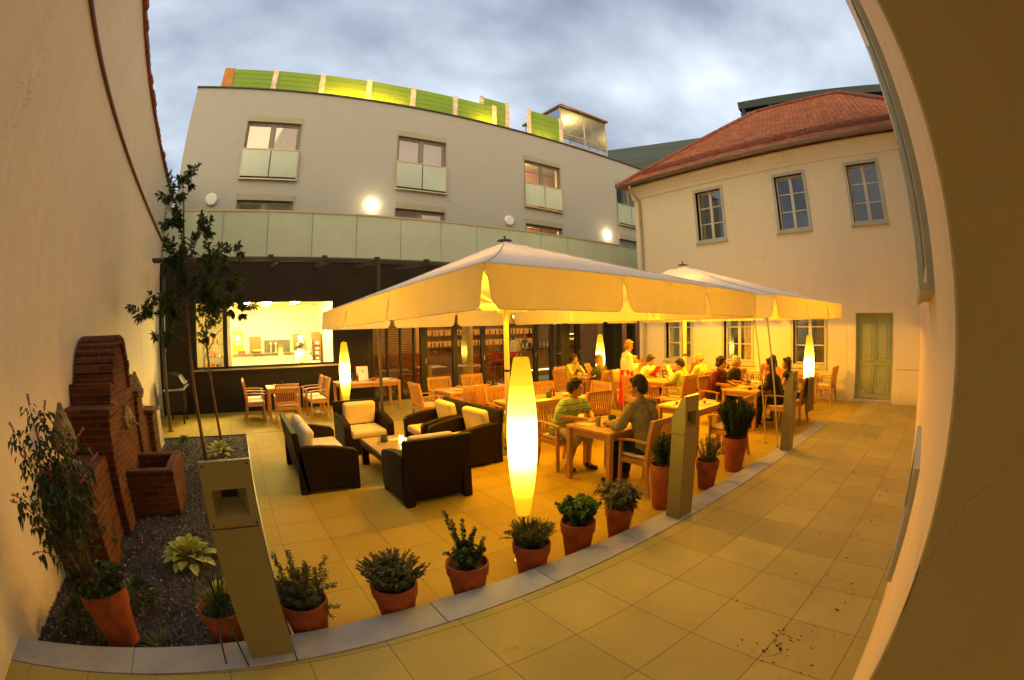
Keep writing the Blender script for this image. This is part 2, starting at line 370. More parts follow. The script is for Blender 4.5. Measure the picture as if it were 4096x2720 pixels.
sl.energy=1.15;sl.angle=R(75);sl.color=(1,.79,.41);sd=Vector((math.cos(SUNAZ)*math.cos(SUNEL),math.sin(SUNAZ)*math.cos(SUNEL),math.sin(SUNEL)))
so.rotation_euler=sd.to_track_quat('Z','Y').to_euler()
def lamp(loc,power,color=(1,.55,.12),rad=.06,name='lamp_bulb'):
    l=bpy.data.lights.new(name,'POINT');l.energy=power;l.color=color;l.shadow_soft_size=rad;o=bpy.data.objects.new(name,l);COL.objects.link(o);o.location=loc;return o
# ---------------------------------------------------------------- ground
def kz(x): return .17*max(0,min(1,(9.4-x)/8.4))
def ky(x): return 2.185+.029*x
def sheet(mb,x0,x1,y0,y1,z):
    mb.quad((x0,y0,z),(x1,y0,z),(x1,y1,z),(x0,y1,z))
b=MB();sheet(b,-300,300,-300,300,-.06);struct('ground',b,simple('packed_earth',(.16,.13,.09),.95))
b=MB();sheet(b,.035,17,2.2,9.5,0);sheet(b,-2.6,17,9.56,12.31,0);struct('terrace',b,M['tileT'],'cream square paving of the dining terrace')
b=MB();xs=[-3,-1,0,1,2,3,4,5,6,7,8,9,9.45]
for a,c in zip(xs,xs[1:]): b.quad((a,-4,kz(a)),(c,-4,kz(c)),(c,ky(c)-.006,kz(c)),(a,ky(a)-.006,kz(a)))
b.quad((9.45,-4,.0),(12.86,-4,.0),(12.86,2.196,.0),(9.45,2.196,.0));b.quad((9.45,2.196,.003),(9.53,2.196,.003),(9.53,2.47,.003),(9.45,2.47,.003))
PATH=struct('path',b,M['tileP'],'cream paving slabs of the walkway beside the kerb')
b=MB();xs=[-2.2,-1.1,0,1,1.9,2.9,3.9,4.9,5.9,6.9,7.9,8.9,9.5]
for a,c in zip(xs,xs[1:]):
    g=.003;P=[(x_,y_,z_) for x_,y_ in ((a+g,ky(a)),(c-g,ky(c)),(c-g,ky(c)+.27),(a+g,ky(a)+.27)) for z_ in (-.05,kz(x_)+.006)]
    b.add(P,[(0,2,4,6),(1,7,5,3),(0,1,3,2),(2,3,5,4),(4,5,7,6),(6,7,1,0)])
struct('kerb',b,M['kerb'],'pale stone kerb curving past the flower pots',bevel=.004)
# gravel bed
b=MB();sheet(b,-2.3,.03,2.4,9.5,-.02);struct('planting_bed',b,simple('bed_base',(.06,.05,.045),1,0,.4,30),None)
b=MB();rr=random.Random(3)
for i in range(15000):
    y=2.46+7.0*rr.random()**1.35;x=rr.uniform(-2.15,.015);s_=rr.uniform(.007,.016)
    q=Quaternion(Vector((rr.uniform(-1,1),rr.uniform(-1,1),rr.uniform(-1,1))).normalized(),rr.uniform(0,6))
    vs=[Vector((x,y,-.012+rr.uniform(0,.018)))+q@Vector(v)*s_ for v in ((1,0,0),(-.3,.8,.1),(-.5,-.7,0),(.1,.05,.75),(0,0,-.6))]
    b.add(vs,[(0,1,3),(1,2,3),(2,0,3),(1,0,4),(2,1,4),(0,2,4)])
t=NT('gravel');gi=t.n('ShaderNodeNewGeometry');t.bsdf(t.ramp(gi.outputs['Random Per Island'],[(0,(.012,.010,.009)),(.5,(.045,.038,.034)),(.85,(.11,.09,.085)),(1,(.45,.40,.36))]),.85)
o=b.build('gravel',t.m);tag(o,'dark grey and reddish crushed gravel filling the planting bed','gravel',None,'stuff')
b=MB();b.box(-2.1,9,9.5,9.56,-.02,-.004);struct('drain_channel',b,M['black'])
b=MB()
for i in range(560): b.box(-2.1+i*.02,-2.089+i*.02,9.505,9.555,-.01,.003)
o=b.build('drain_grate',M['zinc']);tag(o,'thin slotted drain grate running across the terrace paving','drain grate')
b=MB();b.box(.022,.036,2.48,9.5,-.05,.012);o=b.build('bed_edging',M['zinc']);tag(o,'thin metal edging between gravel bed and terrace','edging')
# debris on the path
b=MB();rr=random.Random(5)
for i in range(150):
    if rr.random()<.16: x,y=rr.gauss(2.35,.12),rr.gauss(.62,.07)
    else: x=rr.uniform(1.6,7);y=rr.uniform(.15+.05*x,.25+.05*x+rr.random()*1.0)
    if y<.06*x: continue
    s_=rr.uniform(.003,.012)*(1 if rr.random()<.85 else 1.8);a=rr.uniform(0,6);z=kz(x)+.003
    P=[(x+s_*math.cos(a+k)*m_,y+s_*math.sin(a+k)*m_,z+rr.uniform(0,.004)) for k,m_ in((0,1.3),(1.4,.6),(3.1,1.2),(4.6,.7))];b.add(P,[(0,1,2,3)])
o=b.build('leaf_litter',simple('litter',(.045,.035,.015),.9));tag(o,'small dark crumbs of soil and dry leaves scattered on the walkway','litter',None,'stuff')
t=NT('ring_stain');v=t.obj();t.bsdf((.30,.22,.10),.9);tr=t.n('ShaderNodeBsdfTransparent');mx=t.n('ShaderNodeMixShader');t.l(t.ramp(t.noise(v,9,4),[(.42,0),(.65,.45)]),mx.inputs[0]);t.l(tr.outputs[0],mx.inputs[1]);t.l(t.b.outputs[0],mx.inputs[2]);t.l(mx.outputs[0],t.out.inputs[0])
for x,y,r_ in ((2.62,1.02,.10),(2.2,.66,.09),(4.05,.62,.10),(4.75,.5,.06),(3.3,.55,.075)):
    b=MB();n=40
    for k in range(n): b.add([(x+math.cos(2*PI*(k+c_)/n)*q_,y+math.sin(2*PI*(k+c_)/n)*q_,kz(x+math.cos(2*PI*(k+c_)/n)*q_)+.004) for c_,q_ in((0,r_),(1,r_),(1,r_+.012),(0,r_+.012))],[(0,1,2,3)])
    b.build('stain',t.m,PATH)
# ---------------------------------------------------------------- walls
def holewall(mb,T,a0,a1,z0,z1,holes,depth):
    """T(a,z,d) -> point; holes (a0,a1,z0,z1); reveal goes to depth"""
    A=sorted({a0,a1,*[h[0] for h in holes],*[h[1] for h in holes]});Zs=sorted({z0,z1,*[h[2] for h in holes],*[h[3] for h in holes]})
    for p,q in zip(A,A[1:]):
        for r,s in zip(Zs,Zs[1:]):
            ca,cz=(p+q)/2,(r+s)/2
            if any(h[0]<ca<h[1] and h[2]<cz<h[3] for h in holes): continue
            mb.quad(T(p,r,0),T(q,r,0),T(q,s,0),T(p,s,0));mb.quad(T(p,s,depth),T(q,s,depth),T(q,r,depth),T(p,r,depth))
    for h in holes:
        for (a,z),(c,w_) in(((h[0],h[2]),(h[1],h[2])),((h[1],h[2]),(h[1],h[3])),((h[1],h[3]),(h[0],h[3])),((h[0],h[3]),(h[0],h[2]))):
            mb.quad(T(a,z,0),T(a,z,depth),T(c,w_,depth),T(c,w_,0))
    for (a,z),(c,w_) in(((a0,z0),(a1,z0)),((a1,z0),(a1,z1)),((a1,z1),(a0,z1)),((a0,z1),(a0,z0))):
        mb.quad(T(a,z,0),T(c,w_,0),T(c,w_,depth),T(a,z,depth))
# left boundary wall
def lx(y): return -2.14-.015*(y-2.6)
root=thing('boundary_wall','tall plain cream plaster wall along the left side with a dark sloping coping','wall')
def lz(y): return 5.08-.073*(y-3.4)
b=MB();ys=[-4+i*.815 for i in range(21)]
P=[]
for y in ys:
    for z in (-.1,lz(y)): P.append((lx(y),y,z));P.append((lx(y)-.42,y,z))
F=[]
for i in range(len(ys)-1):
    k=4*i;F+=[(k,k+2,k+6,k+4),(k+1,k+5,k+7,k+3),(k+2,k+3,k+7,k+6)]
F+=[(0,1,3,2),(len(P)-4,len(P)-2,len(P)-1,len(P)-3)];b.add(P,F);b.build('wall',M['wallL'],root)
b=MB()
for y,y2 in zip(ys,ys[1:]): b.bar((lx(y)-.2,y,lz(y)+.02),(lx(y2)-.2,y2,lz(y2)+.02),.49,.035)
b.build('coping',simple('coping_tin',(.14,.06,.05),.6),root)
root=thing('neighbour_building','upper cream gable wall with ragged tile edge rising above the left boundary wall','building')
def ux(y): return lx(y)-.46
def uz(y): return 7.42-.068*(y-6.2)
ys=[-4+i*.9 for i in range(24)]
b=MB();P=[];F=[]
for y in ys:
    for z in (3.9,uz(y)): P.append((ux(y),y,z));P.append((ux(y)-6,y,z))
for i in range(len(ys)-1):
    k=4*i;F+=[(k,k+2,k+6,k+4),(k+1,k+5,k+7,k+3),(k+2,k+3,k+7,k+6)]
F+=[(0,1,3,2),(len(P)-4,len(P)-2,len(P)-1,len(P)-3)];b.add(P,F);b.build('wall',M['wallL'],root)
b=MB();rr=random.Random(2);y=-4
while y<16.5:
    l_=rr.uniform(.28,.36);e=rr.uniform(-.015,.03);z=uz(y)+.03;b.box(ux(y)-.5,ux(y)+.07+e,y,y+l_*1.03,z-.05,z+.03+rr.uniform(0,.025));y+=l_
b.build('roof',M['ridge'],root)
# right wall with the gateway
def ry(x): return -.095+.0550*x
root=thing('gateway_building','tall cream plaster house wall on the right with the shaded gateway jamb','building')
a_=math.atan(.055);ca,sa=math.cos(a_),math.sin(a_)
def TR(a,z,d): return (1.0+(a-1)*ca+d*sa,ry(1.0)+(a-1)*sa-d*ca,z)
rw=[(2.15,3.0,2.25,4.1),(4.9,5.75,2.4,4.9),(7.9,8.75,2.45,4.9),(2.7,3.7,.62,1.16)]
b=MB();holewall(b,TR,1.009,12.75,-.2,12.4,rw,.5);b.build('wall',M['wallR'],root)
b=MB() # gateway block with rounded arris
pr=[(1.008,ry(1.008)-.002)]
for k in range(9):
    a=PI/2+k*PI/16;pr.append((1.007+.007*math.cos(a),ry(1.007)-.009+.007*math.sin(a)))
pr+=[(1.0,-4.5),(2.2,-4.5),(2.2,-.6),(1.03,-.6)]
zs=[-.2,.3,.35,.55,1,1.35,1.42,1.5,2,3,4,5.2,8,12.4]
n=len(pr)
P=[];rr=random.Random(11)
for z in zs:
    for i,(x,y) in enumerate(pr):
        e=0
        if z==1.42 and 2<i<8: e=-.012
        P.append((x-e,y+e,z))
F=[]
for i in range(len(zs)-1):
    for k in range(n): j=(k+1)%n;F.append((i*n+k,i*n+j,(i+1)*n+j,(i+1)*n+k))
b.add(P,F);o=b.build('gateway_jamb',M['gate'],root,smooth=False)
b=MB();b.box(-2.14,-1.7,-4.5,-.14,-.2,12.4);b.box(-1.7,1.0,-4.5,-.12,3.6,12.4);b.box(-2.5,-2.14,-4.5,-.14,-.2,5)
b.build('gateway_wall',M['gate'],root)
def wallwin(root,T,h,name='window',rows=3,dep=.12,glass='winglass',fm='winframe',sm='winwhite'):
    """casement window: outer surround, two sashes with glazing bars, panes. T(a,z,d)"""
    a0,a1,z0,z1=h
    def bx(mb,p,q,r,s,d0,d1):
        vs=[T(a,z,d) for d in(d0,d1) for z in(r,s) for a in(p,q)];mb.add(vs,[(0,1,3,2),(4,6,7,5),(0,4,5,1),(2,3,7,6),(0,2,6,4),(1,5,7,3)])
    fr=MB();w_=.085
    for p,q,r,s in((a0-w_,a0,z0-w_,z1+w_),(a1,a1+w_,z0-w_,z1+w_),(a0,a1,z1,z1+w_),(a0,a1,z0-w_,z0)): bx(fr,p,q,r,s,-.035,dep+.04)
    f=fr.build('window',M[fm],root);fixn(f)
    sl_=MB();bx(sl_,a0-w_-.03,a1+w_+.03,z0-w_-.035,z0-w_-.002,-.075,.05);o=sl_.build('sill',M[fm],f);fixn(o)
    sa_=MB();m=(a0+a1)/2;t_=.045
    for p,q in((a0,m-.003),(m+.003,a1)):
        for x in((p,p+t_,z0,z1),(q-t_,q,z0,z1),(p+t_,q-t_,z1-t_,z1),(p+t_,q-t_,z0,z0+t_)): bx(sa_,*x,dep-.03,dep+.02)
        for k in range(1,rows):
            zc=z0+(z1-z0)*k/rows;bx(sa_,p+t_,q-t_,zc-.014,zc+.014,dep-.02,dep+.012)
    o=sa_.build('sash',M[sm],f);fixn(o)
    g=MB();g.quad(T(a0,z0,dep+.002),T(a1,z0,dep+.002),T(a1,z1,dep+.002),T(a0,z1,dep+.002));g.build('pane',M[glass],f)
    return f
for h in rw[:3]: wallwin(root,TR,h,dep=.1)
f=MB()
def bxT(mb,T,p,q,r,s,d0,d1):
    vs=[T(a,z,d) for d in(d0,d1) for z in(r,s) for a in(p,q)];mb.add(vs,[(0,1,3,2),(4,6,7,5),(0,4,5,1),(2,3,7,6),(0,2,6,4),(1,5,7,3)])
for p,q,r,s in((2.62,2.7,.54,1.24),(3.7,3.78,.54,1.24),(2.7,3.7,1.16,1.24),(2.7,3.7,.54,.62)): bxT(f,TR,p,q,r,s,-.04,.2)
o=f.build('cellar_window',M['winframe'],root);fixn(o)
g=MB();bxT(g,TR,2.7,3.7,.62,1.16,.1,.11);g.build('pane',M['skyglass'],o)
b=MB();bxT(b,TR,2.0,12.7,0.0,.05,-.012,.0);b.build('plinth',simple('skirting_render',(.45,.42,.36),.9),root)
b=MB();bxT(b,TR,.9,12.9,12.4,12.6,-.45,.6);b.build('gutter',M['zinc'],root)
b=MB();bxT(b,TR,2.05,12.7,-.1,8,.9,1.0);b.build('inner_wall',M['dark'],root)
# ---------------------------------------------------------------- yellow house
XY=12.4
root=thing('yellow_house','two-storey pale yellow plaster house with red tiled hip roof and green-framed windows','house')
def TY(a,z,d): return (XY+d,a,z)
up=[(1.40,2.34,4.62,6.18),(3.76,4.70,4.62,6.18),(6.62,7.57,4.62,6.18)];lo=[(3.48,4.45,.92,2.42),(5.84,6.79,.92,2.42),(8.04,9.03,.92,2.42)]
door=(1.39,2.52,.06,2.27)
b=MB();holewall(b,TY,-.4,10.2,-.1,6.72,up+lo+[door],.45);b.box(XY+.45,20,9.75,10.2,-.1,6.72);b.box(XY+.45,20,-.4,0,-.1,6.72);b.box(XY+.45,20,0,9.75,3.3,3.5);b.build('wall',M['wallY'],root)
b=MB();b.prism([(XY,6.42),(XY-.04,6.44),(XY-.05,6.55),(XY-.10,6.62),(XY-.12,6.74),(XY-.22,6.8),(XY-.22,6.86),(XY+.3,6.86),(XY+.3,6.42)],-.4,10.26,'y');o=b.build('cornice',M['wallY'],root);fixn(o)
for h in up: wallwin(root,TY,h,dep=.16)
for h in lo: wallwin(root,TY,h,dep=.16)
# rooms behind
b=MB();b.box(XY+.5,XY+3,-.3,9.7,3.55,3.6);b.box(XY+3,XY+3.1,-.3,9.7,3.6,6.6);b.box(XY+.5,XY+3,-.3,9.7,6.6,6.65);b.box(XY+3,XY+3.1,-.3,9.7,0,3.3)
b.build('interior_wall',simple('dim_room',(.10,.09,.08),.9),root)
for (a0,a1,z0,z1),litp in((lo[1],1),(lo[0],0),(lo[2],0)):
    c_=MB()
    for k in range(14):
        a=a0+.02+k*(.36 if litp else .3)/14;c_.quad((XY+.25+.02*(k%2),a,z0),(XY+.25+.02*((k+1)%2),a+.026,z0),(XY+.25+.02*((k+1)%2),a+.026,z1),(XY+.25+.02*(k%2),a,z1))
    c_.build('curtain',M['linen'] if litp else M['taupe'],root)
b=MB();b.box(XY+2.6,XY+2.62,5.3,6.3,1.5,2.5);b.build('lit_doorway',emis('hall_light',(1,.9,.55),2.2),root)
# door
dm=MB();D0=.16
a0,a1,z0,z1=door
for p,q,r,s in((a0,a0+.06,z0,z1),(a1-.06,a1,z0,z1),(a0+.06,a1-.06,z1-.06,z1)): bxT(dm,TY,p,q,r,s,D0-.02,D0+.06)
dr=dm.build('door',M['doorp'],root);fixn(dr)
lf=MB();bxT(lf,TY,a0+.063,a1-.063,z0+.02,z1-.063,D0+.012,D0+.05)
m=(a0+a1)/2
for p,q in((a0+.15,m-.05),(m+.05,a1-.15)):
    for r,s in((z0+.2,z0+.88),(z0+1.02,z1-.2)):
        for d_,i_ in((0,0),):
            for x in((p-.03,q+.03,r-.03,r),(p-.03,q+.03,s,s+.03),(p-.03,p,r,s),(q,q+.03,r,s)): bxT(lf,TY,*x,D0-.012,D0+.013)
        bxT(lf,TY,p+.06,q-.06,r+.06,s-.06,D0-.004,D0+.013)
o=lf.build('door_leaf',M['doorp'],dr);fixn(o)
h_=MB();h_.tube([(XY+D0+.01,a0+.12,1.18),(XY+D0-.045,a0+.12,1.18),(XY+D0-.05,a0+.24,1.18)],.011,8);bxT(h_,TY,a0+.10,a0+.14,1.12,1.24,D0+.005,D0+.012);bxT(h_,TY,a0+.105,a0+.135,1.02,1.07,D0+.003,D0+.012);o=h_.build('handle',M['steel'],dr)
b=MB();bxT(b,TY,a0-.02,a1+.02,-.05,.055,-.05,.3);b.build('doorstep',M['kerb'],root)
# roof: tiles laid as geometry on the front slope, hips, ridge
EX,EZ=12.02,6.93;SL=.78
A=Vector((EX,10.65,EZ));Bq=Vector((EX,-1.8,EZ));R1=Vector((16.6,6.56,10.5));R2=Vector((16.6,2.7,10.5));BK=Vector((21,10.65,EZ));BK2=Vector((21,-1.8,EZ))
b=MB();b.add([A,Bq,R2,R1],[(0,1,2,3)]);b.add([A,R1,BK],[(0,1,2)]);b.add([Bq,BK2,R2],[(0,1,2)]);b.add([R1,R2,BK2,BK],[(0,1,2,3)]);b.add([A,Bq,BK2,BK],[(0,1,2,3)])
rf=b.build('roof',M['roof'],root)
tb=MB();sl=Vector((R1.x-EX,0,R1.z-EZ));L_=sl.length;sl.normalize();nrm=Vector((-sl.z,0,sl.x));rows=int(L_/.165);rr=random.Random(4)
for r in range(rows):
    u=r*.165;f=u/L_;yl=A.y+(R1.y-A.y)*f;yr=Bq.y+(R2.y-Bq.y)*f;nx=int((yl-yr)/.18)
    for k in range(nx+1):
        y=yr+.09+(k+(r%2)*.5)*.18
        if y>yl-.02: continue
        o_=Vector((EX,y,EZ))+sl*u+nrm*(.012+rr.uniform(0,.006));w_=.086
        pts=[(-w_,.24),(w_,.24),(w_,.05),(w_*.7,.012),(0,-.01),(-w_*.7,.012),(-w_,.05)]
        P=[o_+Vector((0,a,0))+sl*c+nrm*(.022*(1-c/.24)) for a,c in pts];P2=[o_+Vector((0,a,0))+sl*c+nrm*(.022*(1-c/.24)-.014) for a,c in pts[2:]]
        nP=len(P);tb.add(P+P2,[tuple(range(nP))[::-1]]+[(2+i,nP+i,nP+i+1,3+i) for i in range(4)])
t=NT('roof_tiles');gi=t.n('ShaderNodeNewGeometry');cc=t.ramp(gi.outputs['Random Per Island'],[(0,(.36,.11,.042)),(.5,(.44,.15,.058)),(1,(.52,.20,.08))]);t.bsdf(t.mix(cc,(.16,.07,.04),t.ramp(t.noise(t.obj(),1.2,4),[(.5,0),(.8,.35)])),.8,0,.25)
tb.build('tile_covering',t.m,rf)
rb=MB();
def ridge(p,q):
    d=(q-p);n=int(d.length/.33)
    for i in range(n): rb.tube([p+d*(i/n)+Vector((0,0,.03)),p+d*((i+1.06)/n)+Vector((0,0,.045))],[.115,.095],8)
ridge(A,R1);ridge(R2,R1);ridge(Bq,R2);rb.build('ridge_tiles',M['ridge'],rf,smooth=False)
# snow guard
sg=MB();sx=EX+.46;sz=EZ+.46*SL
for k in range(11):
    y=-.8+k*1.05;sg.bar((sx,y,sz),(sx-.02,y,sz+.24),.03,.012);sg.bar((sx+.2,y,sz+.16),(sx,y,sz+.13),.02,.012)
for z in(.05,.1,.15,.2): sg.bar((sx,-.8,sz+z+.02),(sx,9.8,sz+z+.02),.018,.018)
for k in range(int(10.6/.11)): sg.bar((sx,-.8+k*.11,sz+.06),(sx,-.8+k*.11,sz+.24),.013,.013)
sg.build('snow_guard',simple('red_brown_steel',(.20,.06,.035),.6),rf)
g=MB();n=10
for k in range(n):
    a0_=PI+PI*k/n;a1_=PI+PI*(k+1)/n;P=[(EX-.07+.075*math.cos(a),EZ+.0+.075*math.sin(a)) for a in(a0_,a1_)]
    g.quad((P[0][0],-.4,P[0][1]),(P[1][0],-.4,P[1][1]),(P[1][0],10.6,P[1][1]),(P[0][0],10.6,P[0][1]))
for k in range(12): g.tube([(EX-.15,-.2+k*.95,EZ+.01),(EX-.07,-.2+k*.95,EZ-.085),(EX+.02,-.2+k*.95,EZ)],.008,5)
g.tube([(EX-.145,-.4,EZ),(EX-.145,10.6,EZ)],.012,6);g.build('gutter',M['zinc'],rf)
b=MB();pts=[(EX-.07,9.98,EZ-.05),(EX-.07,9.97,EZ-.2),(EX+.12,9.93,EZ-.42),(XY-.07,9.90,EZ-.62),(XY-.07,9.90,4.5),(XY-.07,9.9,.25),(XY-.07,9.9,.02)];b.tube(pts,.042,10)
for z in(5.6,3.6,1.6): b.lathe([(.05,0),(.05,.04)],10,(XY-.07,9.9,z))
b.build('downpipe',M['pipe'],root,smooth=True)
# string line low on wall beside the door
b=MB();b.box(XY-.006,XY-.001,.6,1.3,.86,.875);b.build('plaster_crack',simple('crack',(.4,.27,.13),.9),root)
# ---------------------------------------------------------------- modern building
k_=15/12.3
def U(x,z): return (x*k_,2+(z-2)*k_)
root=thing('modern_building','grey rendered modern building with french windows, glass balcony and dark glazed ground floor','building')
YU=15.0
def TG(a,z,d): return (a,YU+d,z)
wins=[];
for x in(-.20,4.45,9.13,13.82):
    a0,_=U(x,0);a1,_=U(x+1.64,0);wins.append((a0,a1,U(0,6.14)[1],U(0,8.05)[1]));wins.append((a0,a1,4.16,U(0,5.70)[1]))
xl,zt=U(-1.9,8.95);xr=23.0;xl=-2.42
b=MB();holewall(b,TG,xl,xr,4.0,zt,wins,.35);b.box(xl,xl+.3,YU+.36,YU+9,4,zt);b.box(xr-.3,xr,YU+.36,YU+9,4,zt);b.box(xl,xr,YU+9,YU+9.3,0,zt);b.box(xl+.3,xr-.3,YU+.36,YU+8.9,zt-.5,zt-.3);b.box(xl+.3,xr-.3,YU+.36,YU+8.9,4.0,4.12);b.box(xl+.3,xr-.3,YU+.36,YU+8.9,6.9,7.0)
b.build('wall',M['wallG'],root)
b=MB();b.box(xl-.03,xr,YU-.06,YU+.42,zt,zt+.05);b.build('parapet_cap',M['tubegrey'],root)
b=MB();b.box(xl+.31,xr-.31,YU+3,YU+3.1,4.15,6.88);b.box(xl+.31,xr-.31,YU+3,YU+3.1,7.02,zt-.55)
b.build('room_wall',simple('room_wall_paint',(.55,.36,.25),.9),root)
warm=emis('room_lamp_glow',(1,.60,.20),1.0)
for i,(a0,a1,z0,z1) in enumerate(wins):
    f=MB();sb=.22*k_*.8
    for p,q,r,s in((a0,a0+.07,z0,z1-sb),(a1-.07,a1,z0,z1-sb),(a0+.07,a1-.07,z1-sb-.07,z1-sb),(a0+.07,a1-.07,z0,z0+.07)): bxT(f,TG,p,q,r,s,.08,.16)
    m=(a0+a1)/2;bxT(f,TG,m-.055,m+.055,z0+.07,z1-sb-.07,.07,.15)
    for p,q in((a0+.07,m-.055),(m+.055,a1-.07)):
        for x in((p,p+.045,z0+.07,z1-sb-.07),(q-.045,q,z0+.07,z1-sb-.07),(p+.045,q-.045,z1-sb-.12,z1-sb-.07)): bxT(f,TG,*x,.09,.14)
    fo=f.build('window',M['greyfr'],root)
    s_=MB();bxT(s_,TG,a0-.01,a1+.01,z1-sb,z1+.01,-.045,.14);s_.build('shutter_box',M['shut'],fo,bevel=.008)
    s_=MB();bxT(s_,TG,a0-.0,a0+.028,z0,z1-sb,-.035,.08);bxT(s_,TG,a1-.028,a1,z0,z1-sb,-.035,.08);each(s_,'shutter_rail',M['greyfr'],fo)
    g=MB();g.quad(*[TG(p,q,.115) for p,q in((a0+.07,z0+.07),(a1-.07,z0+.07),(a1-.07,z1-sb-.07),(a0+.07,z1-sb-.07))]);g.build('pane',M['winglass' if i in(4,5) else 'skyglass'],fo)
    if i%2==0:
        g=MB();hr=U(0,7.0)[1]
        for p,q in((a0-.02,m-.006),(m+.006,a1+.02)): bxT(g,TG,p+.03,q-.03 if q>m else q,z0+.07,hr-.02,-.09,-.075)
        g.build('glass_rail',M['frost'],fo)
        s_=MB();bxT(s_,TG,a0-.03,a1+.03,hr-.02,hr+.025,-.105,-.06);bxT(s_,TG,a0-.03,a1+.03,z0-.045,z0-.0,-.12,.07);bxT(s_,TG,a0-.03,a0-.0,z0,hr-.02,-.1,-.07);bxT(s_,TG,a1,a1+.03,z0,hr-.02,-.1,-.07);s_.build('sill',M['alu'],fo)
    if i in(4,5):
        lamp(((a0+a1)/2,YU+1.3,z1-.55),150,(1,.50,.13),.12,'room_light')
    if i in(0,2):
        lamp(((a0+a1)/2,YU+1.3,z1-.4),22,(1,.55,.35),.12,'room_light')  # added weak pink light, stands in for evening sky reflected in these panes
        g=MB();bxT(g,TG,a0-.1,a1+.1,z0,z1,.45,.46);g.build('curtain',simple('sky_tint_curtain',(.62,.42,.30),.9),root)  # curtain tinted warm, the sky reflection is put into its colour
# facade lamps
def flamp(x,z,lit,lab):
    X,Z=U(x,z);rt=thing('wall_lamp',lab,'lamp',(X,YU,Z),0,'round wall lamps on the grey facade')
    m_=MB();n=28
    m_.tube([(0,-.10,0),(0,-.075,0),(0,0,0)],[.17,.205,.205],28);m_.build('lamp_shade',M['facelit'] if lit else M['white'],rt,smooth=False)
    m_=MB();m_.tube([(0,-.03,0),(0,-.001,0)],[.213,.213],28);m_.build('base',M['white'],rt)
    if lit: lamp((X,YU-.35,Z),9,(1,.72,.36),.15)
M['facelit']=emis('lit_opal_glass',(1,.80,.48),14)
flamp(-.93,5.53,0,'unlit white round wall lamp beside the left balcony window');flamp(3.74,5.55,1,'glowing round wall lamp left of the second window');flamp(8.45,5.53,0,'unlit white round wall lamp left of the third window');flamp(13.13,5.57,1,'glowing round wall lamp near the yellow house')
# balcony
YB=12.3
b=MB();xs=[-2.22,-.52,.76,2.03,3.31,4.65,5.95,7.2,8.45,9.75,11.0,12.33,13.67,15.0,16.3]
for p,q in zip(xs,xs[1:]): b.box(p+.008,q-.008,YB-.03,YB-.012,3.99,5.21)
bal=b.build('balcony',M['frost'],root)
b=MB()
for x in xs[1:]+[13.0]: b.box(x-.035,x+.035,YB+.02,YB+.07,4.0,5.21)
each(b,'post',simple('rail_post',(.22,.30,.27),.5,.2),bal)
b=MB();b.box(-2.25,16.3,YB-.05,YB+.06,5.212,5.26);b.build('handrail',M['alu'],bal)
b=MB();b.box(-2.25,16.3,YB-.02,YU+.0,3.86,3.985);b.build('slab',M['tubegrey'],bal)
# ground floor front
kw=(-1.24,2.70,1.13,2.86);gl=(3.68,15.2,-.02,2.86)
def TF(a,z,d): return (a,YB+d,z)
b=MB();holewall(b,TF,-2.28,15.3,-.1,3.86,[kw,gl],.22);b.build('ground_floor_wall',M['clad'],root)
f=MB()
for p,q,r,s in((kw[0],kw[0]+.05,kw[2],kw[3]),(kw[1]-.05,kw[1],kw[2],kw[3]),(kw[0],kw[1],kw[3]-.05,kw[3]),(kw[0],kw[1],kw[2],kw[2]+.06),(-.43,-.31,kw[2],kw[3])): bxT(f,TF,p,q,r,s,.01,.09)
kf=f.build('kitchen_window',M['dark'],root)
g=MB();g.quad(*[TF(p,q,.05) for p,q in((kw[0],kw[2]),(kw[1],kw[2]),(kw[1],kw[3]),(kw[0],kw[3]))]);g.build('pane',M['glass'],kf)
g=MB();bxT(g,TF,kw[0]-.05,kw[1]+.08,kw[2]-.04,kw[2]-.0,-.06,.02);g.build('sill',M['steel'],kf)
# glazed front of the restaurant
fr=MB()
for p,q in((3.68,3.74),(3.77,3.82),(4.22,4.27),(4.63,4.68),(5.05,5.10),(5.28,5.50),(6.34,6.50),(7.34,7.49),(8.30,8.43),(9.40,9.58),(10.11,10.29),(10.45,10.60),(11.31,11.55),(12.82,13.35),(14.25,14.5),(15.1,15.2)): bxT(fr,TF,p,q,0,2.86,.03,.12)
bxT(fr,TF,3.68,15.2,2.76,2.86,.03,.12);bxT(fr,TF,3.68,15.2,0,.12,.03,.12)
gf=fr.build('glazed_front',M['dark'],root)
g=MB();g.quad(*[TF(p,q,.075) for p,q in((3.68,0),(15.2,0),(15.2,2.86),(3.68,2.86))]);g.build('pane',M['glass'],gf)
g=MB()
for x in(5.44,7.44,9.47,10.55,11.5): g.bar((x,YB+.02,1.0),(x,YB+.02,1.14),.02,.02)
each(g,'handle',M['steel'],gf);g=MB();g.tube([(10.38,YB+.0,1.05),(10.6,YB+.0,1.05)],.011,6);g.tube([(14.1,YB+.0,1.05),(14.32,YB+.0,1.05)],.011,6);each(g,'handle',M['steel'],gf)
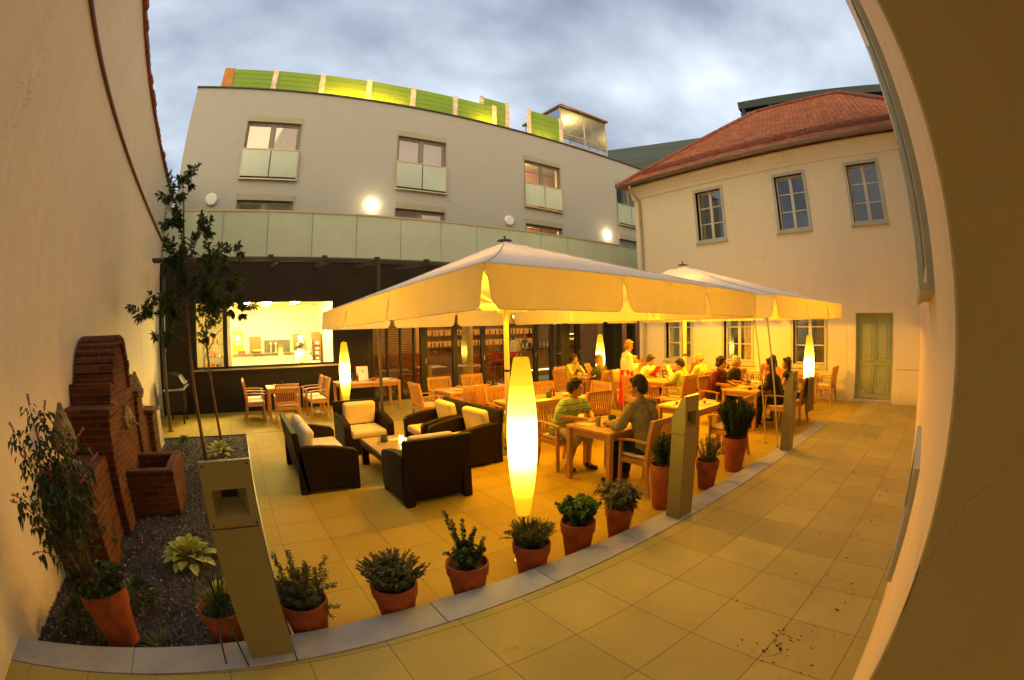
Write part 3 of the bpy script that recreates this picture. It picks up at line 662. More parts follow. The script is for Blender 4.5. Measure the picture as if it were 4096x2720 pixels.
# blinds inside
def blind(a0,a1,z0,z1,lab):
    m_=MB();n=int((z1-z0)/.05)
    for k in range(n):
        z=z0+k*.05;m_.quad((a0,YB+.30,z),(a1,YB+.30,z),(a1,YB+.335,z+.022),(a0,YB+.335,z+.022))
    for x in(a0+.08,a1-.08): m_.box(x-.002,x+.002,YB+.31,YB+.315,z0,z1)
    o=m_.build('venetian_blind',wood('dark_slats_'+str(int(a0)),(.07,.035,.015),(.11,.055,.02)));tag(o,lab,'blind')
blind(3.78,5.26,.25,2.85,'dark wooden venetian blind behind the glass right of the kitchen wall');blind(11.6,12.75,.25,2.85,'dark venetian blind behind the glass near the corner lamp')
for i,(a0,a1,m_,lab) in enumerate(((10.62,11.28,'taupe','long brown curtain behind the glass right of the bar'),(13.4,14.2,'taupe','long brown curtain behind the glass behind the waiter'),(14.5,15.1,'linen','long cream curtain at the end of the glass front'))):
    c_=MB();n=int((a1-a0)/.02)
    for k in range(n):
        p=a0+k*.02;c_.quad((p,YB+.35+.035*math.sin(k*1.1),.03),(p+.02,YB+.35+.035*math.sin(k*1.1+1.1),.03),(p+.02,YB+.35+.035*math.sin(k*1.1+1.1),2.85),(p,YB+.35+.035*math.sin(k*1.1),2.85))
    tag(c_.build('curtain',M[m_],smooth=True),lab,'curtain')
# interiors: rooms
b=MB();sheet(b,-2.2,16,YB+.2,YU+5,.0);struct('indoor_floor',b,simple('indoor_floor_stone',(.20,.13,.07),.35,0,.1,4))
b=MB();b.box(3.35,16,18.9,19.1,0,3.2);b.box(3.1,3.35,YB+.23,18.9,0,3.2);b.box(15.9,16,YB+.23,18.9,0,3.2);b.box(3.35,15.9,YB+.23,18.9,3.1,3.2)
b.build('interior_wall',simple('bar_wall',(.22,.11,.05),.8),root)
b=MB();b.box(-2.2,3.1,17.0,17.1,0,3.1);b.box(-2.28,-2.15,YB+.23,17,0,3.1);b.box(3.0,3.1,YB+.23,17,0,3.1);b.box(-2.2,3.0,YB+.23,17,3.0,3.1)
b.box(-.30,-.22,13.6,17,0,3)
b.build('kitchen_wall',simple('kitchen_paint',(.80,.72,.46),.8,0,.02),root)
# roof-terrace screens
def P2(x,z,Y):
    s=Y/12.3;return x*s,2+(z-2)*s
Yp=15.45
pn=simple('green_screen_panel',(.20,.36,.03),.55,0,.04,.7);pnb=M['white']
def gscreen(x0,x1,z,Y,lab,posts):
    X0,Z=P2(x0,z,Y);X1,_=P2(x1,z,Y);rt=thing('terrace_screen',lab,'screen',(0,0,0),0,'green terrace screens on the roof')
    m_=MB();h=zt+.1;n=5
    for k in range(n):
        z0=h+(Z-h)*k/n;z1=h+(Z-h)*(k+1)/n-.012;m_.box(X0,X1,Y,Y+.04,z0,z1)
    m_.build('panel',pn,rt)
    for pz in posts:
        x,_=P2(pz,z,Y);m_=MB();m_.box(x-.10,x+.10,Y-.06,Y-.002,zt-.2,Z+.03);m_.build('post',simple('bleached_post',(.75,.66,.52),.8,0,.3,6),rt)
zs_=[9.64,9.66,9.68,9.70,9.71,9.72,9.71]
xs_=[-.93,.37,1.86,3.37,4.87,6.38,7.9]
nm=['first','second','third','fourth','fifth','sixth']
for i in range(6): gscreen(xs_[i]+.01,xs_[i+1]-.01,(zs_[i]+zs_[i+1])/2,Yp,'%s green slatted roof terrace screen from the orange chimney'%nm[i],[xs_[i+1]])
gscreen(7.4,8.48,10.0,16.1,'taller yellow-lit terrace screen behind the sixth green one',[7.4,8.46]);gscreen(9.4,10.93,10.02,Yp,'separate green terrace screen beside the glass stairhead',[9.4,10.93])
# the added, unseen lights for the screens follow further below
for x in(3.2,5.2): 
    X,_=P2(x,9,Yp)
rt=thing('chimney','square orange lit chimney at the left end of the green screens','chimney')
X0,Z=P2(-1.27,9.64,Yp);X1,_=P2(-.94,9.64,Yp);m_=MB();m_.box(X0,X1,Yp-.02,Yp+.5,zt-.1,Z+.02);m_.build('shaft',simple('orange_render',(.55,.24,.05),.8,0,.15,8),rt)
m_=MB();m_.tube([(X0+.1,Yp+.2,Z),(X0+.1,Yp+.2,Z+.16)],.06,10);m_.tube([(X0+.1,Yp+.1,Z),(X0+.1,Yp+.1,Z+.36)],.008,5);m_.tube([(X1-.08,Yp+.1,Z),(X1-.08,Yp+.1,Z+.3)],.008,5);each(m_,'flue',M['alu'],rt)
# unseen lights added behind parapet, imitating warm reflections on the screens
for x,e in((2.0,4),(2.35,7),(2.7,9),(3.05,10),(3.4,10),(3.75,9),(4.1,7),(4.5,5),(7.55,9),(7.95,10),(8.3,9),(10.0,4),(10.5,4)):
    X,Z=P2(x,9.2,Yp-.3);lamp((X,YU+.12,zt+.25),e*1.8,(1,.40,.01),.1,'screen_fill_light')
# glass stairhead
rt=thing('glass_stairhead','lit glass stairhead box with thin metal roof on top of the grey building','rooftop glasshouse')
X0,Z0=P2(10.95,10.5,16.4);X1,Z1=P2(13.45,10.62,16.4);Z=Z1
def Pq(x,y): return x,y
m_=MB()
for x in(X0,(X0+X1)/2,X1):
    for y in(16.4,19.4): m_.bar((x,y,zt-.2),(x,y,Z),.05,.05,(0,1,0))
for z in(zt+.3,zt+.9,zt+1.45): 
    m_.bar((X0,16.38,z),(X1,16.38,z),.035,.05);m_.bar((X1,16.4,z),(X1,19.4,z),.035,.05);m_.bar((X0,16.4,z),(X0,19.4,z),.035,.05);m_.bar((X0,19.4,z),(X1,19.4,z),.035,.05)
m_.bar((X0,16.45,zt+.9),((X0+X1)/2,16.45,Z),.02,.02);m_.bar((X1,16.45,zt+.9),((X0+X1)/2,16.45,Z),.02,.02);m_.build('frame',M['alu'],rt)
m_=MB();m_.box(X0-.12,X1+.12,16.2,19.6,Z,Z+.09);m_.build('roof',simple('copper_edge',(.30,.16,.06),.5,.3),rt)
m_=MB();m_.box(X0,X1,16.4,19.4,Z-.06,Z-.004);m_.build('ceiling',simple('stairhead_ceiling',(.75,.68,.48),.8),rt)
m_=MB();m_.quad((X0,16.4,zt-.2),(X1,16.4,zt-.2),(X1,16.4,Z),(X0,16.4,Z));m_.quad((X1,16.4,zt-.2),(X1,19.4,zt-.2),(X1,19.4,Z),(X1,16.4,Z));m_.quad((X0,16.4,zt-.2),(X0,19.4,zt-.2),(X0,19.4,Z),(X0,16.4,Z));m_.build('pane',M['glass'],rt)
m_=MB();m_.lathe([(.42,-.34),(.45,-.32),(.45,.30),(.42,.34)],24);o=m_.build('drum_lamp',emis('drum_glow',(1,.72,.30),1.6),None,loc=(X0+1.1,17.2,zt+.55));tag(o,'large glowing cream drum lampshade inside the rooftop glass box','lamp')
lamp((X0+1.3,17.4,Z-.5),45,(1,.72,.3),.2)
# buildings behind
rt=thing('curved_hall','large building with curved dark green metal roof behind the grey building','building')
m_=MB();Dst=36;azs=[R(43)-i*R(3.2) for i in range(15)];P=[];F=[]
for i,a in enumerate(azs):
    tn=.402+.042*math.sin(min(1,i/11)*PI/2)
    for q,(r_,z_) in enumerate(((Dst,0),(Dst,2+Dst*tn*.90),(Dst+1.2,2+Dst*tn*1.0+.4),(Dst+14,2+Dst*tn))):
        P.append((r_*math.cos(a),r_*math.sin(a),z_))
for i in range(len(azs)-1):
    for q in range(3): k=i*4+q;F.append((k,k+4,k+5,k+1))
m_.add(P,F);t=NT('seamed_roof');v=t.obj();sp=t.n('ShaderNodeSeparateXYZ');t.l(v,sp.inputs[0]);s_=t.math('LESS_THAN',t.math('FRACT',t.math('MULTIPLY',sp.outputs[2],.9)),.05);t.bsdf(t.mix((.055,.075,.055),(.02,.03,.022),s_),.55,0,.3);m_.build('roof',t.m,rt)
rt=thing('glazed_block','dark blue-grey glazed rooftop block behind the red tiled roof','building')
m_=MB();vs=[]
def dirp(px,py,r): return Vector((px*r,py*r,0))
a0_,a1_=R(23.6),R(1.5);D2=30
p0=Vector((D2*math.cos(a0_),D2*math.sin(a0_),0));p1=Vector((D2*math.cos(a1_),D2*math.sin(a1_),0));m_.bar(p0+Vector((0,0,8)),p1+Vector((0,0,8)),.5,16.5);m_.build('wall',M['blueb'],rt)
m_=MB();m_.bar(p0*1.005+Vector((0,0,16.75)),p1*.995+Vector((0,0,16.75)),1.2,.55);m_.build('roof',M['dome'],rt)
m_=MB()
for f in(.02,.2,.42,.64,.86): c=p0.lerp(p1,f)*.985;m_.bar(c+Vector((0,0,12)),c+Vector((0,0,16.5)),.2,.2)
each(m_,'post',M['dome'],rt)
# pergola over the rear terrace
rt=thing('pergola','dark steel awning frame on thin posts under the glass balcony','pergola')
yp=10.2;m_=MB();m_.tube([(-2.1,yp,3.63),(12.2,yp,3.63)],.035,8);m_.tube([(-2.1,yp+.12,3.60),(12.2,yp+.12,3.60)],.03,8);m_.build('front_rail',M['tubegrey'],rt)
m_=MB()
for x in(.74,2.0,3.27,4.55,5.8,7.1): m_.box(x-.06,x+.06,yp-.05,yp+.07,3.645,3.70)
each(m_,'clamp',M['tubegrey'],rt)
m_=MB()
for x in(-1.5,-.3,.9,2.1,3.3,4.5,5.7,6.9,8.1,9.3,10.5,11.7): m_.bar((x,yp,3.57),(x,YB-.005,3.74),.05,.08)
each(m_,'rafter',M['tubegrey'],rt)
for x in(-1.78,3.32):
    m_=MB();m_.tube([(x,yp,0),(x,yp,3.60)],.042,10);m_.lathe([(.085,0),(.085,.012)],12,(x,yp,0));m_.build('post',M['tubegrey'],rt,smooth=False)
# ---------------------------------------------------------------- teak chair (faces local +y)
def make_chair():
    rt=thing('teak_armchair','','chair')
    for s in(-1,1):
        m_=MB();x=s*.255;m_.bar((x,.21,0),(x,.20,.645),.045,.035,(0,1,0));m_.build('leg',M['teak'],rt,bevel=.004,seg=1)
        m_=MB();pts=[(x,-.27,0),(x,-.215,.25),(x,-.205,.45),(x,-.235,.70),(x,-.285,.93)]
        for p,q in zip(pts,pts[1:]): m_.bar(p,Vector(q)+(Vector(q)-Vector(p)).normalized()*.004,.032,.048,(0,1,0))
        m_.build('leg',M['teak'],rt)
        m_=MB();pts=[(x,-.24,.665),(x*1.02,-.05,.672),(x*1.03,.14,.662),(x*1.0,.255,.645)]
        for p,q in zip(pts,pts[1:]): m_.bar(p,Vector(q),.055,.022)
        m_.build('armrest',M['teak'],rt,bevel=.004,seg=1)
    m_=MB();m_.bar((-.24,.205,.405),(.24,.205,.405),.03,.06);m_.bar((-.24,-.21,.405),(.24,-.21,.405),.03,.06)
    for s in(-1,1): m_.bar((s*.245,-.2,.405),(s*.245,.2,.405),.03,.06)
    for k in range(7): m_.box(-.235,.235,-.19+k*.062,-.142+k*.062,.428,.443)
    m_.build('seat',M['teak'],rt)
    m_=MB();m_.bar((-.24,-.283,.905),(.24,-.283,.905),.028,.06);m_.bar((-.24,-.222,.52),(.24,-.222,.52),.026,.045)
    for k in range(10):
        x=-.205+k*.0456;m_.bar((x,-.224,.53),(x,-.280,.89),.024,.012,(0,1,0))
    m_.build('backrest',M['teak'],rt)
    m_=MB();m_.box(-.225,.225,-.19,.215,.446,.485);m_.build('cushion',M['cushion2'],rt,bevel=.018,seg=3)
    return rt
CH=make_chair();firstc=[True]
def chair(x,y,rz,label):
    if firstc[0]: firstc[0]=False;CH.location=(x,y,0);CH.rotation_euler=(0,0,rz);CH['label']=label;CH['group']='teak armchairs on the terrace';return CH
    return dup(CH,(x,y,0),rz,label)
N_,S_,E_,W_=0,PI,-PI/2,PI/2   # facing +y,-y,+x,-x
rj=random.Random(9)
for x,y,r,l in [
 (4.18,4.85,S_,'teak chair under the man in the striped green polo shirt'),
 (4.28,3.38,N_,'teak chair under the man in taupe shirt, nearest to the flower pots'),
 (6.17,4.62,S_,'empty teak chair behind the laid table next to the tall steel bollard'),
 (6.22,3.28,N_,'empty teak chair partly hidden by the big dark bushy potted plant'),
 (5.35,5.52,N_,'empty teak chair between the man in polo and the table with the dark lantern'),
 (6.02,6.12,W_,'empty teak chair turned sideways at the end of the table beyond the man in polo'),
 (4.45,6.68,S_,'teak chair just left of the big parasol pole, seen from behind its slats'),
 (5.50,6.72,S_,'teak chair seen right of the tall glowing lamp, far side of the middle table'),
 (4.22,7.57,N_,'teak chair with back to the camera behind the right wicker armchairs'),
 (3.74,8.5,E_,'teak chair in profile at the left end of the laid table before the glass front'),
 (4.35,8.95,S_,'left one of two teak chairs on the glass side of the rear laid table'),
 (5.22,8.98,S_,'right one of two teak chairs on the glass side of the rear laid table'),
 (8.0,9.02,S_,'teak chair under the man with glasses by the glass front'),
 (8.1,7.86,N_,'teak chair with a beige coat over it under the long-haired woman'),
 (7.4,8.32,E_,'empty teak chair, back to the camera, at the table of the man with glasses'),
 (7.62,6.27,E_,'empty teak chair beside the waiter, behind the head of the man in taupe'),
 (8.33,5.66,N_,'teak chair under the person in checked shirt reading a menu'),
 (9.1,5.62,N_,'teak chair under the balding man in green shirt'),
 (8.85,7.2,S_,'teak chair under the dark-haired person in pale top'),
 (8.32,7.22,S_,'teak chair under the blond woman half hidden by the waiter'),
 (8.27,4.74,S_,'teak chair under the man in dark red shirt'),
 (9.08,4.80,S_,'teak chair under the grey-haired man in black shirt'),
 (8.45,3.30,N_,'teak chair with floral cushion side under the woman in black jacket'),
 (9.14,3.22,N_,'teak chair with patterned jacket hung over its back'),
 (10.1,4.05,W_,'teak chair under the woman in orange top'),
 (11.87,3.26,N_,'empty teak chair standing alone against the yellow wall near the door'),
 (11.75,5.38,N_,'empty teak chair at the small wall table behind the group of diners'),
 (11.28,7.42,N_,'empty teak chair against the yellow wall behind the balding man'),
 (11.1,8.9,S_,'empty teak chair in the corner by the downpipe'),
 (.33,11.42,E_,'rear left teak chair at the small table under the kitchen window'),
 (.34,10.86,E_,'front left teak chair at the small table under the kitchen window'),
 (1.03,10.05,N_,'teak chair with its back to the camera at the table under the kitchen window'),
 (1.84,11.32,W_,'rear right teak chair at the small table under the kitchen window'),
 (1.86,10.76,W_,'front right teak chair at the small table under the kitchen window')]:
    chair(x,y,r+rj.uniform(-.06,.06),l)
# ---------------------------------------------------------------- teak table
def make_table(w,d,nl=''):
    rt=thing('teak_table','','table');a,b_=w/2,d/2
    m_=MB();m_.box(-a,-a+.07,-b_,b_,.705,.74);m_.box(a-.07,a,-b_,b_,.705,.74);m_.box(-a+.071,a-.071,-b_,-b_+.07,.705,.74);m_.box(-a+.071,a-.071,b_-.07,b_,.705,.74)
    n=int((w-.14)/.075)
    for k in range(n): p=(w-.148)/n;m_.box(-a+.074+k*p,-a+.074+k*p+p-.005,-b_+.074,b_-.074,.712,.738)
    m_.build('tabletop',M['teaktop'],rt,bevel=.0025,seg=1)
    m_=MB()
    for s in(-1,1): m_.box(-a+.05,a-.05,s*(b_-.055)-.011,s*(b_-.055)+.011,.62,.704);m_.box(s*(a-.055)-.011,s*(a-.055)+.011,-b_+.07,b_-.07,.62,.704)
    m_.build('apron',M['teak'],rt)
    for sx in(-1,1):
        for sy in(-1,1):
            m_=MB();x=sx*(a-.04);y=sy*(b_-.04);m_.box(x-.034,x+.034,y-.034,y+.034,0,.703);m_.build('leg',M['teak'],rt,bevel=.004,seg=1)
    return rt
TB=make_table(.8,.8);TL=make_table(1.6,.8)
TB.location=(4.25,4.0,0);TB['label']='square teak table between the man in polo and the man in taupe';TB['group']='teak tables'
TL.location=(8.78,4.02,0);TL['label']='long teak table crowded with glasses, for the group of diners near the lamp';TL['group']='teak tables'
for x,y,p,l in [(6.2,4.01,TB,'laid teak table just behind the middle steel bollard'),(5.0,6.3,TL,'long teak table with dark lantern behind the glowing lamp'),(4.82,8.38,TL,'long laid teak table in front of the glass doors'),
 (8.17,8.46,TB,'teak table of the man with glasses and the long-haired woman'),(8.95,6.38,TL,'long teak table beside the waiter with wine glasses'),(11.15,8.05,TB,'small teak table in front of the first yellow wall window'),
 (11.82,6.3,TB,'small teak table in front of the middle yellow wall window'),(11.92,4.15,TB,'small teak table behind the right glowing lamp'),(1.05,11.15,TB,'small teak table with pepper mills under the kitchen window'),(3.25,11.2,TL,'teak serving table with menu stand left of the glass doors')]:
    dup(p,(x,y,0),0,l)
# ---------------------------------------------------------------- wicker lounge furniture (faces +y)
def lounge(w,name,label,cat,n):
    rt=thing(name,label,cat);a=w/2;d=.39
    def side(x0,x1):
        pr=[(-d,0.045),(-d+.03,.0),(-d+.12,.0),(-d+.14,.05),(d-.14,.05),(d-.12,0),(d-.03,0),(d,.045),(d,.53),(d-.04,.575),(.1,.60),(-.12,.60),(-d+.08,.60)]
        pr=[(-d-.02,.0),(-d+.1,.0),(-d+.12,.04),(d-.12,.04),(d-.10,0),(d,0),(d+.015,.48),(d-.02,.53),(.12,.585),(-.08,.61),(-d,.62)]
        m_=MB();m_.prism(pr,x0,x1,'x');return m_
    for s in(-1,1):
        m_=side(s*a-(.0 if s<0 else .115),s*a+(.115 if s<0 else 0));m_.build('armrest',M['wicker'],rt,bevel=.02,seg=2)
    m_=MB();m_.prism([(-d+.05,.04),(-d+.13,.04),(-d+.02,.80),(-d-.06,.80)],-a+.0,a-.0,'x');m_.prism([(-d,0.0),(-d+.09,0),(-d+.09,.2),(-d,.2)],-a+.02,-a+.1,'x')
    m_.build('backrest',M['wicker'],rt,bevel=.02,seg=2)
    m_=MB();m_.box(-a+.116,a-.116,-d+.1,d-.02,.05,.27);m_.build('seat_base',M['wicker'],rt,bevel=.01)
    cw=(w-.24)/n
    for k in range(n):
        x0=-a+.12+k*cw;m_=MB();m_.box(x0+.004,x0+cw-.004,-d+.16,d+.0,.272,.40);m_.build('seat_cushion',M['cushion'],rt,bevel=.045,seg=4)
        m_=MB();T=Matrix.Translation((x0+cw/2,-d+.17,.60))@Matrix.Rotation(R(-12),4,'X');m_.box(-cw/2+.02,cw/2-.02,-.075,.060,-.20,.195,T);m_.build('back_cushion',M['cushion'],rt,bevel=.05,seg=4)
    return rt
A1=lounge(.86,'wicker_armchair','dark wicker armchair facing the camera with cream cushions, left of the parasol pole','armchair',1)
A1.location=(2.05,7.42,0);A1.rotation_euler=(0,0,PI);A1['group']='dark wicker lounge armchairs'
for x,y,r,l in[(3.14,6.86,W_,'farther of the two dark wicker armchairs facing left beside the coffee table'),(3.20,5.95,W_+.06,'nearer of the two dark wicker armchairs facing left, next to the parasol pole'),(2.12,4.98,N_,'dark wicker armchair turned with its back to the camera, nearest the flower pots')]:
    dup(A1,(x,y,0),r,l)
sf=lounge(1.56,'wicker_sofa','dark wicker two-seat sofa on the left of the lounge group, seen from its side','sofa',2);sf.location=(1.03,6.28,0);sf.rotation_euler=(0,0,E_)
rt=thing('coffee_table','low dark wicker coffee table with shiny top in the middle of the lounge group','table',(2.08,6.03,0))
m_=MB();m_.box(-.34,.34,-.56,.56,.30,.385);m_.build('frame',M['wicker'],rt,bevel=.01)
m_=MB();m_.box(-.315,.315,-.535,.535,.387,.395);m_.build('tabletop',simple('pale_glass_top',(.42,.33,.16),.08,0,.03,3,spec=.8),rt)
for sx in(-1,1):
    for sy in(-1,1): m_=MB();m_.box(sx*.28-.05,sx*.28+.05,sy*.5-.05,sy*.5+.05,0,.30);m_.build('leg',M['wicker'],rt,bevel=.01)
# ---------------------------------------------------------------- glowing lamps
def shade_mat():
    t=NT('glowing_shade');tc=t.n('ShaderNodeTexCoord');sp=t.n('ShaderNodeSeparateXYZ');t.l(tc.outputs['Generated'],sp.inputs[0])
    c=t.ramp(sp.outputs[2],[(0,(1,.50,.008)),(.18,(1,.54,.015)),(.42,(1,.66,.075)),(.58,(1,.66,.08)),(.80,(1,.60,.03)),(1,(1,.53,.008))])
    s=t.ramp(sp.outputs[2],[(0,.034),(.12,.044),(.28,.22),(.42,1),(.55,.9),(.68,.20),(.84,.048),(1,.034)])
    e=t.n('ShaderNodeEmission');t.l(c,e.inputs[0]);t.l(t.math('MULTIPLY',s,16),e.inputs[1]);t.l(e.outputs[0],t.out.inputs[0]);return t.m
M['shade']=shade_mat()
def make_lamp(base=True):
    rt=thing('floor_lamp','','lamp');H0,H1=.46,1.765;pf=[]
    for i in range(25):
        f=i/24;r_=.048+.072*math.sin(PI*min(1,max(0,(f*.94+.02))))**.85;pf.append((r_,H0+(H1-H0)*f))
    pf=[(.025,H0+.004)]+pf+[(pf[-1][0]*.8,H1+.004),(.03,H1-.004)];m_=MB();m_.lathe(pf,28);m_.build('lamp_shade',M['shade'],rt,smooth=True)
    m_=MB();m_.tube([(0,0,.01),(0,0,H0+.02)],.012,8);m_.build('stem',M['steel'],rt)
    m_=MB();m_.lathe([(.085,0),(.085,.006),(.08,.012),(.02,.014)],24);m_.build('base',M['steel'],rt)
    m_=MB();m_.tube([(0,0,H1-.01),(0,0,H1+.03)],.006,6);m_.build('finial',M['steel'],rt)
    return rt
L0=make_lamp();L0.location=(2.075,2.89,0);L0['label']='tallest-looking glowing floor lamp rising behind the pot of thyme in the foreground';L0['group']='glowing spindle floor lamps'
for x,y,l in((2.32,9.65,'glowing floor lamp behind the dark wicker armchair near the kitchen window'),(8.80,8.62,'glowing floor lamp behind the long-haired woman by the glass front'),(9.55,3.04,'glowing floor lamp on a thin stem near the yellow wall and the door')): dup(L0,(x,y,0),0,l)
# ---------------------------------------------------------------- parasols
def parasol(cx,cy,hx,hy,ztop,zc,label,notches_x,notches_y,lampn):
    """rectangular canopy centre cx,cy half sizes hx,hy; zc corner heights (sw,se,ne,nw)"""
    rt=thing('parasol',label,'parasol',(cx,cy,0),0,'large cream parasols')
    def cz(u,v): # u,v in -1..1 rim height bilinear
        a=(1-u)/2;b_=(1-v)/2;return zc[0]*a*b_+zc[1]*(1-a)*b_+zc[2]*(1-a)*(1-b_)+zc[3]*a*(1-b_)
    m_=MB();N=24
    def P(u,v):
        r=max(abs(u),abs(v));
        if r<1e-6:return (0,0,ztop)
        zr=cz(u/r,v/r);sag=-.05*math.sin(PI*r)*(1-abs(abs(u)-abs(v)))
        ed=0
        if r>.999: ed=-.0
        return (u*hx,v*hy,ztop+(zr-ztop)*r**.97+sag)
    idx={}
    for i in range(N+1):
        for j in range(N+1): idx[i,j]=len(m_.v);m_.v.append(P(-1+2*i/N,-1+2*j/N))
    for i in range(N):
        for j in range(N): m_.f.append((idx[i,j],idx[i+1,j],idx[i+1,j+1],idx[i,j+1]))
    cn=m_.build('canopy',M['canopy'],rt,smooth=True)
    # seams along diagonals
    m_=MB()
    for a,b_ in((1,1),(1,-1),(-1,1),(-1,-1)): m_.tube([tuple(Vector(P(a*f,b_*f))+Vector((0,0,.004))) for f in(.03,.25,.5,.75,1)],.007,5)
    m_.build('seam',simple('seam_tape_'+lampn,(.66,.62,.54),.9),cn)
    # valance flaps with rounded notches
    vh=.36
    def side(p,q,zp,zq,nx,ny,np_):
        for k in range(np_):
            f0,f1=k/np_,(k+1)/np_;mm=MB();n=56;w_=math.hypot(q[0]-p[0],q[1]-p[1])/np_
            top=[];bot=[]
            for i in range(n+1):
                g=i/n;g=g-.155*math.sin(2*PI*g);f=f0+(f1-f0)*g;x=p[0]+(q[0]-p[0])*f;y=p[1]+(q[1]-p[1])*f;z=zp+(zq-zp)*f-.05*0
                e=min(g,1-g)*w_;nt=.028;r_=.08
                if e<nt: h=.09+.35*(e/nt)**3*.1
                elif e<nt+.02: h=.09+(vh*.82-.09)*(e-nt)/.02
                elif e<nt+.10: h=vh*.82+vh*.18*math.sin(PI/2*(e-nt-.02)/.08)
                else: h=vh
                wv=.022*math.sin(g*9+k*2+p[0])+.012*math.sin(g*23+k)+.008*math.sin(g*41+k*3);fl=.035+wv
                top.append((x,y,z+.012));bot.append((x,y,z,h,fl))
            R_=5;b0=len(mm.v)
            for i in range(n+1):
                x,y,z,h,fl=bot[i]
                for r in range(R_+1):
                    g=r/R_;o_=fl*g*g*(h/vh);mm.v.append((x+nx*o_,y+ny*o_,z+.012-h*g))
            for i in range(n):
                for r in range(R_):
                    a=b0+i*(R_+1)+r;mm.f.append((a,a+1,a+R_+2,a+R_+1))
            v=mm.build('valance',M['valance'],rt,smooth=True)
            hm=MB();hm.tube([(x+nx*(fl*(h/vh)),y+ny*(fl*(h/vh)),z+.012-h) for x,y,z,h,fl in bot],.003,4);hm.build('hem',simple('hem_tape',(.50,.40,.24),.9),v)
    c=[(-hx,-hy,zc[0],),(hx,-hy,zc[1]),(hx,hy,zc[2]),(-hx,hy,zc[3])]
    for i,(nx,ny,np_) in enumerate(((0,-1,notches_x),(1,0,notches_y),(0,1,notches_x),(-1,0,notches_y))):
        p=c[i];q=c[(i+1)%4];side(p[:2],q[:2],p[2],q[2],nx,ny,np_)
    m_=MB();m_.tube([(0,0,.0),(0,0,.55)],.055,16);m_.tube([(0,0,.55),(0,0,2.30)],.043,16);m_.tube([(0,0,2.3),(0,0,ztop-.02)],.03,12);m_.build('pole',M['pole'],rt,smooth=False)
    m_=MB();m_.tube([(0,0,1.29),(0,0,1.325)],.046,16);m_.build('strap',M['black'],rt)
    m_=MB();m_.box(-.28,.28,-.28,.28,0,.02);m_.lathe([(.09,.02),(.09,.05),(.06,.10),(.06,.2)],16);m_.build('base_plate',M['zinc'],rt)
    m_=MB();m_.lathe([(.09,0),(.10,.03),(.06,.06)],16,(0,0,2.28));m_.lathe([(.09,-.06),(.10,-.03),(.06,0)],16,(0,0,ztop-.12));each(m_,'hub',M['pole'],rt)
    for u,v in((1,1),(1,-1),(-1,1),(-1,-1),(1,0),(-1,0),(0,1),(0,-1),(.34,1),(-.34,1),(.34,-1),(-.34,-1)):
        q=Vector(P(u*.985,v*.985))-Vector((0,0,.05));h=Vector((0,0,ztop-.14));mid=h.lerp(q,.5);m_=MB();m_.bar(h,q,.022,.03)
        if abs(u)+abs(v)!=1.34: m_.bar((0,0,2.31),mid-Vector((0,0,.02)),.018,.022)
        m_.build('rib',M['pole'],rt)
    m_=MB();m_.lathe([(.11,0),(.125,.008),(.11,.016),(.04,.022)],20,(0,0,ztop-.002));m_.ell((0,0,ztop+.068),.022);m_.tube([(0,0,ztop),(0,0,ztop+.07)],.01,6);m_.build('finial',simple('finial_dark_'+lampn,(.06,.045,.03),.5),rt)
    # gutter hem along the top edges
    # heaters with bulbs
    for k in range(4):
        a=PI/4+k*PI/2;dx,dy=math.cos(a),math.sin(a);r_=.62
        m_=MB();T=Matrix.Translation((dx*r_,dy*r_,2.30))@Matrix.Rotation(a+PI/2,4,'Z')@Matrix.Rotation(R(-28),4,'X');m_.box(-.26,.26,-.05,.05,-.03,.035,T);h=m_.build('heater',M['white'],rt,bevel=.012)
        m_=MB();m_.tube([(dx*.04,dy*.04,2.33),(dx*.35,dy*.35,2.20),(dx*.55,dy*.55,2.30)],.008,6);m_.bar((dx*.04,dy*.04,2.31),(dx*r_,dy*r_,2.34),.02,.02);m_.build('bracket',M['pole'],h)
        lamp((cx+dx*.95,cy+dy*1.1,2.36),62 if lampn=='near' else 112,(1,.45,.008),.10,'parasol_bulb')
    return rt
parasol(4.10,6.10,2.32,3.17,3.40,(2.487,2.454,2.40,2.378),'nearer large cream parasol with scalloped valance over the lounge and tables',3,3,'near')
parasol(8.98,6.0,2.36,3.32,3.38,(2.44,2.462,2.42,2.42),'farther large cream parasol whose peak shows behind the nearer one',3,3,'far')
for x,y,z,r_,l in((7.27,3.06,2.15,.010,'thin metal wind brace between parasols, left of the pair'),(7.12,2.76,2.15,.014,'thicker metal wind brace between parasols, standing on the kerb side'),(11.9,2.62,2.2,.007,'thin pale guy line dropping from the right corner of the far parasol')):
    m_=MB();m_.tube([(x,y,0),(x-.35 if x<10 else x-.42,y+(.15 if x<10 else 0),z)],r_,8);m_.lathe([(.03,0),(.03,.02)],10,(x,y,0));tag(m_.build('wind_brace',M['pole']),l,'brace')
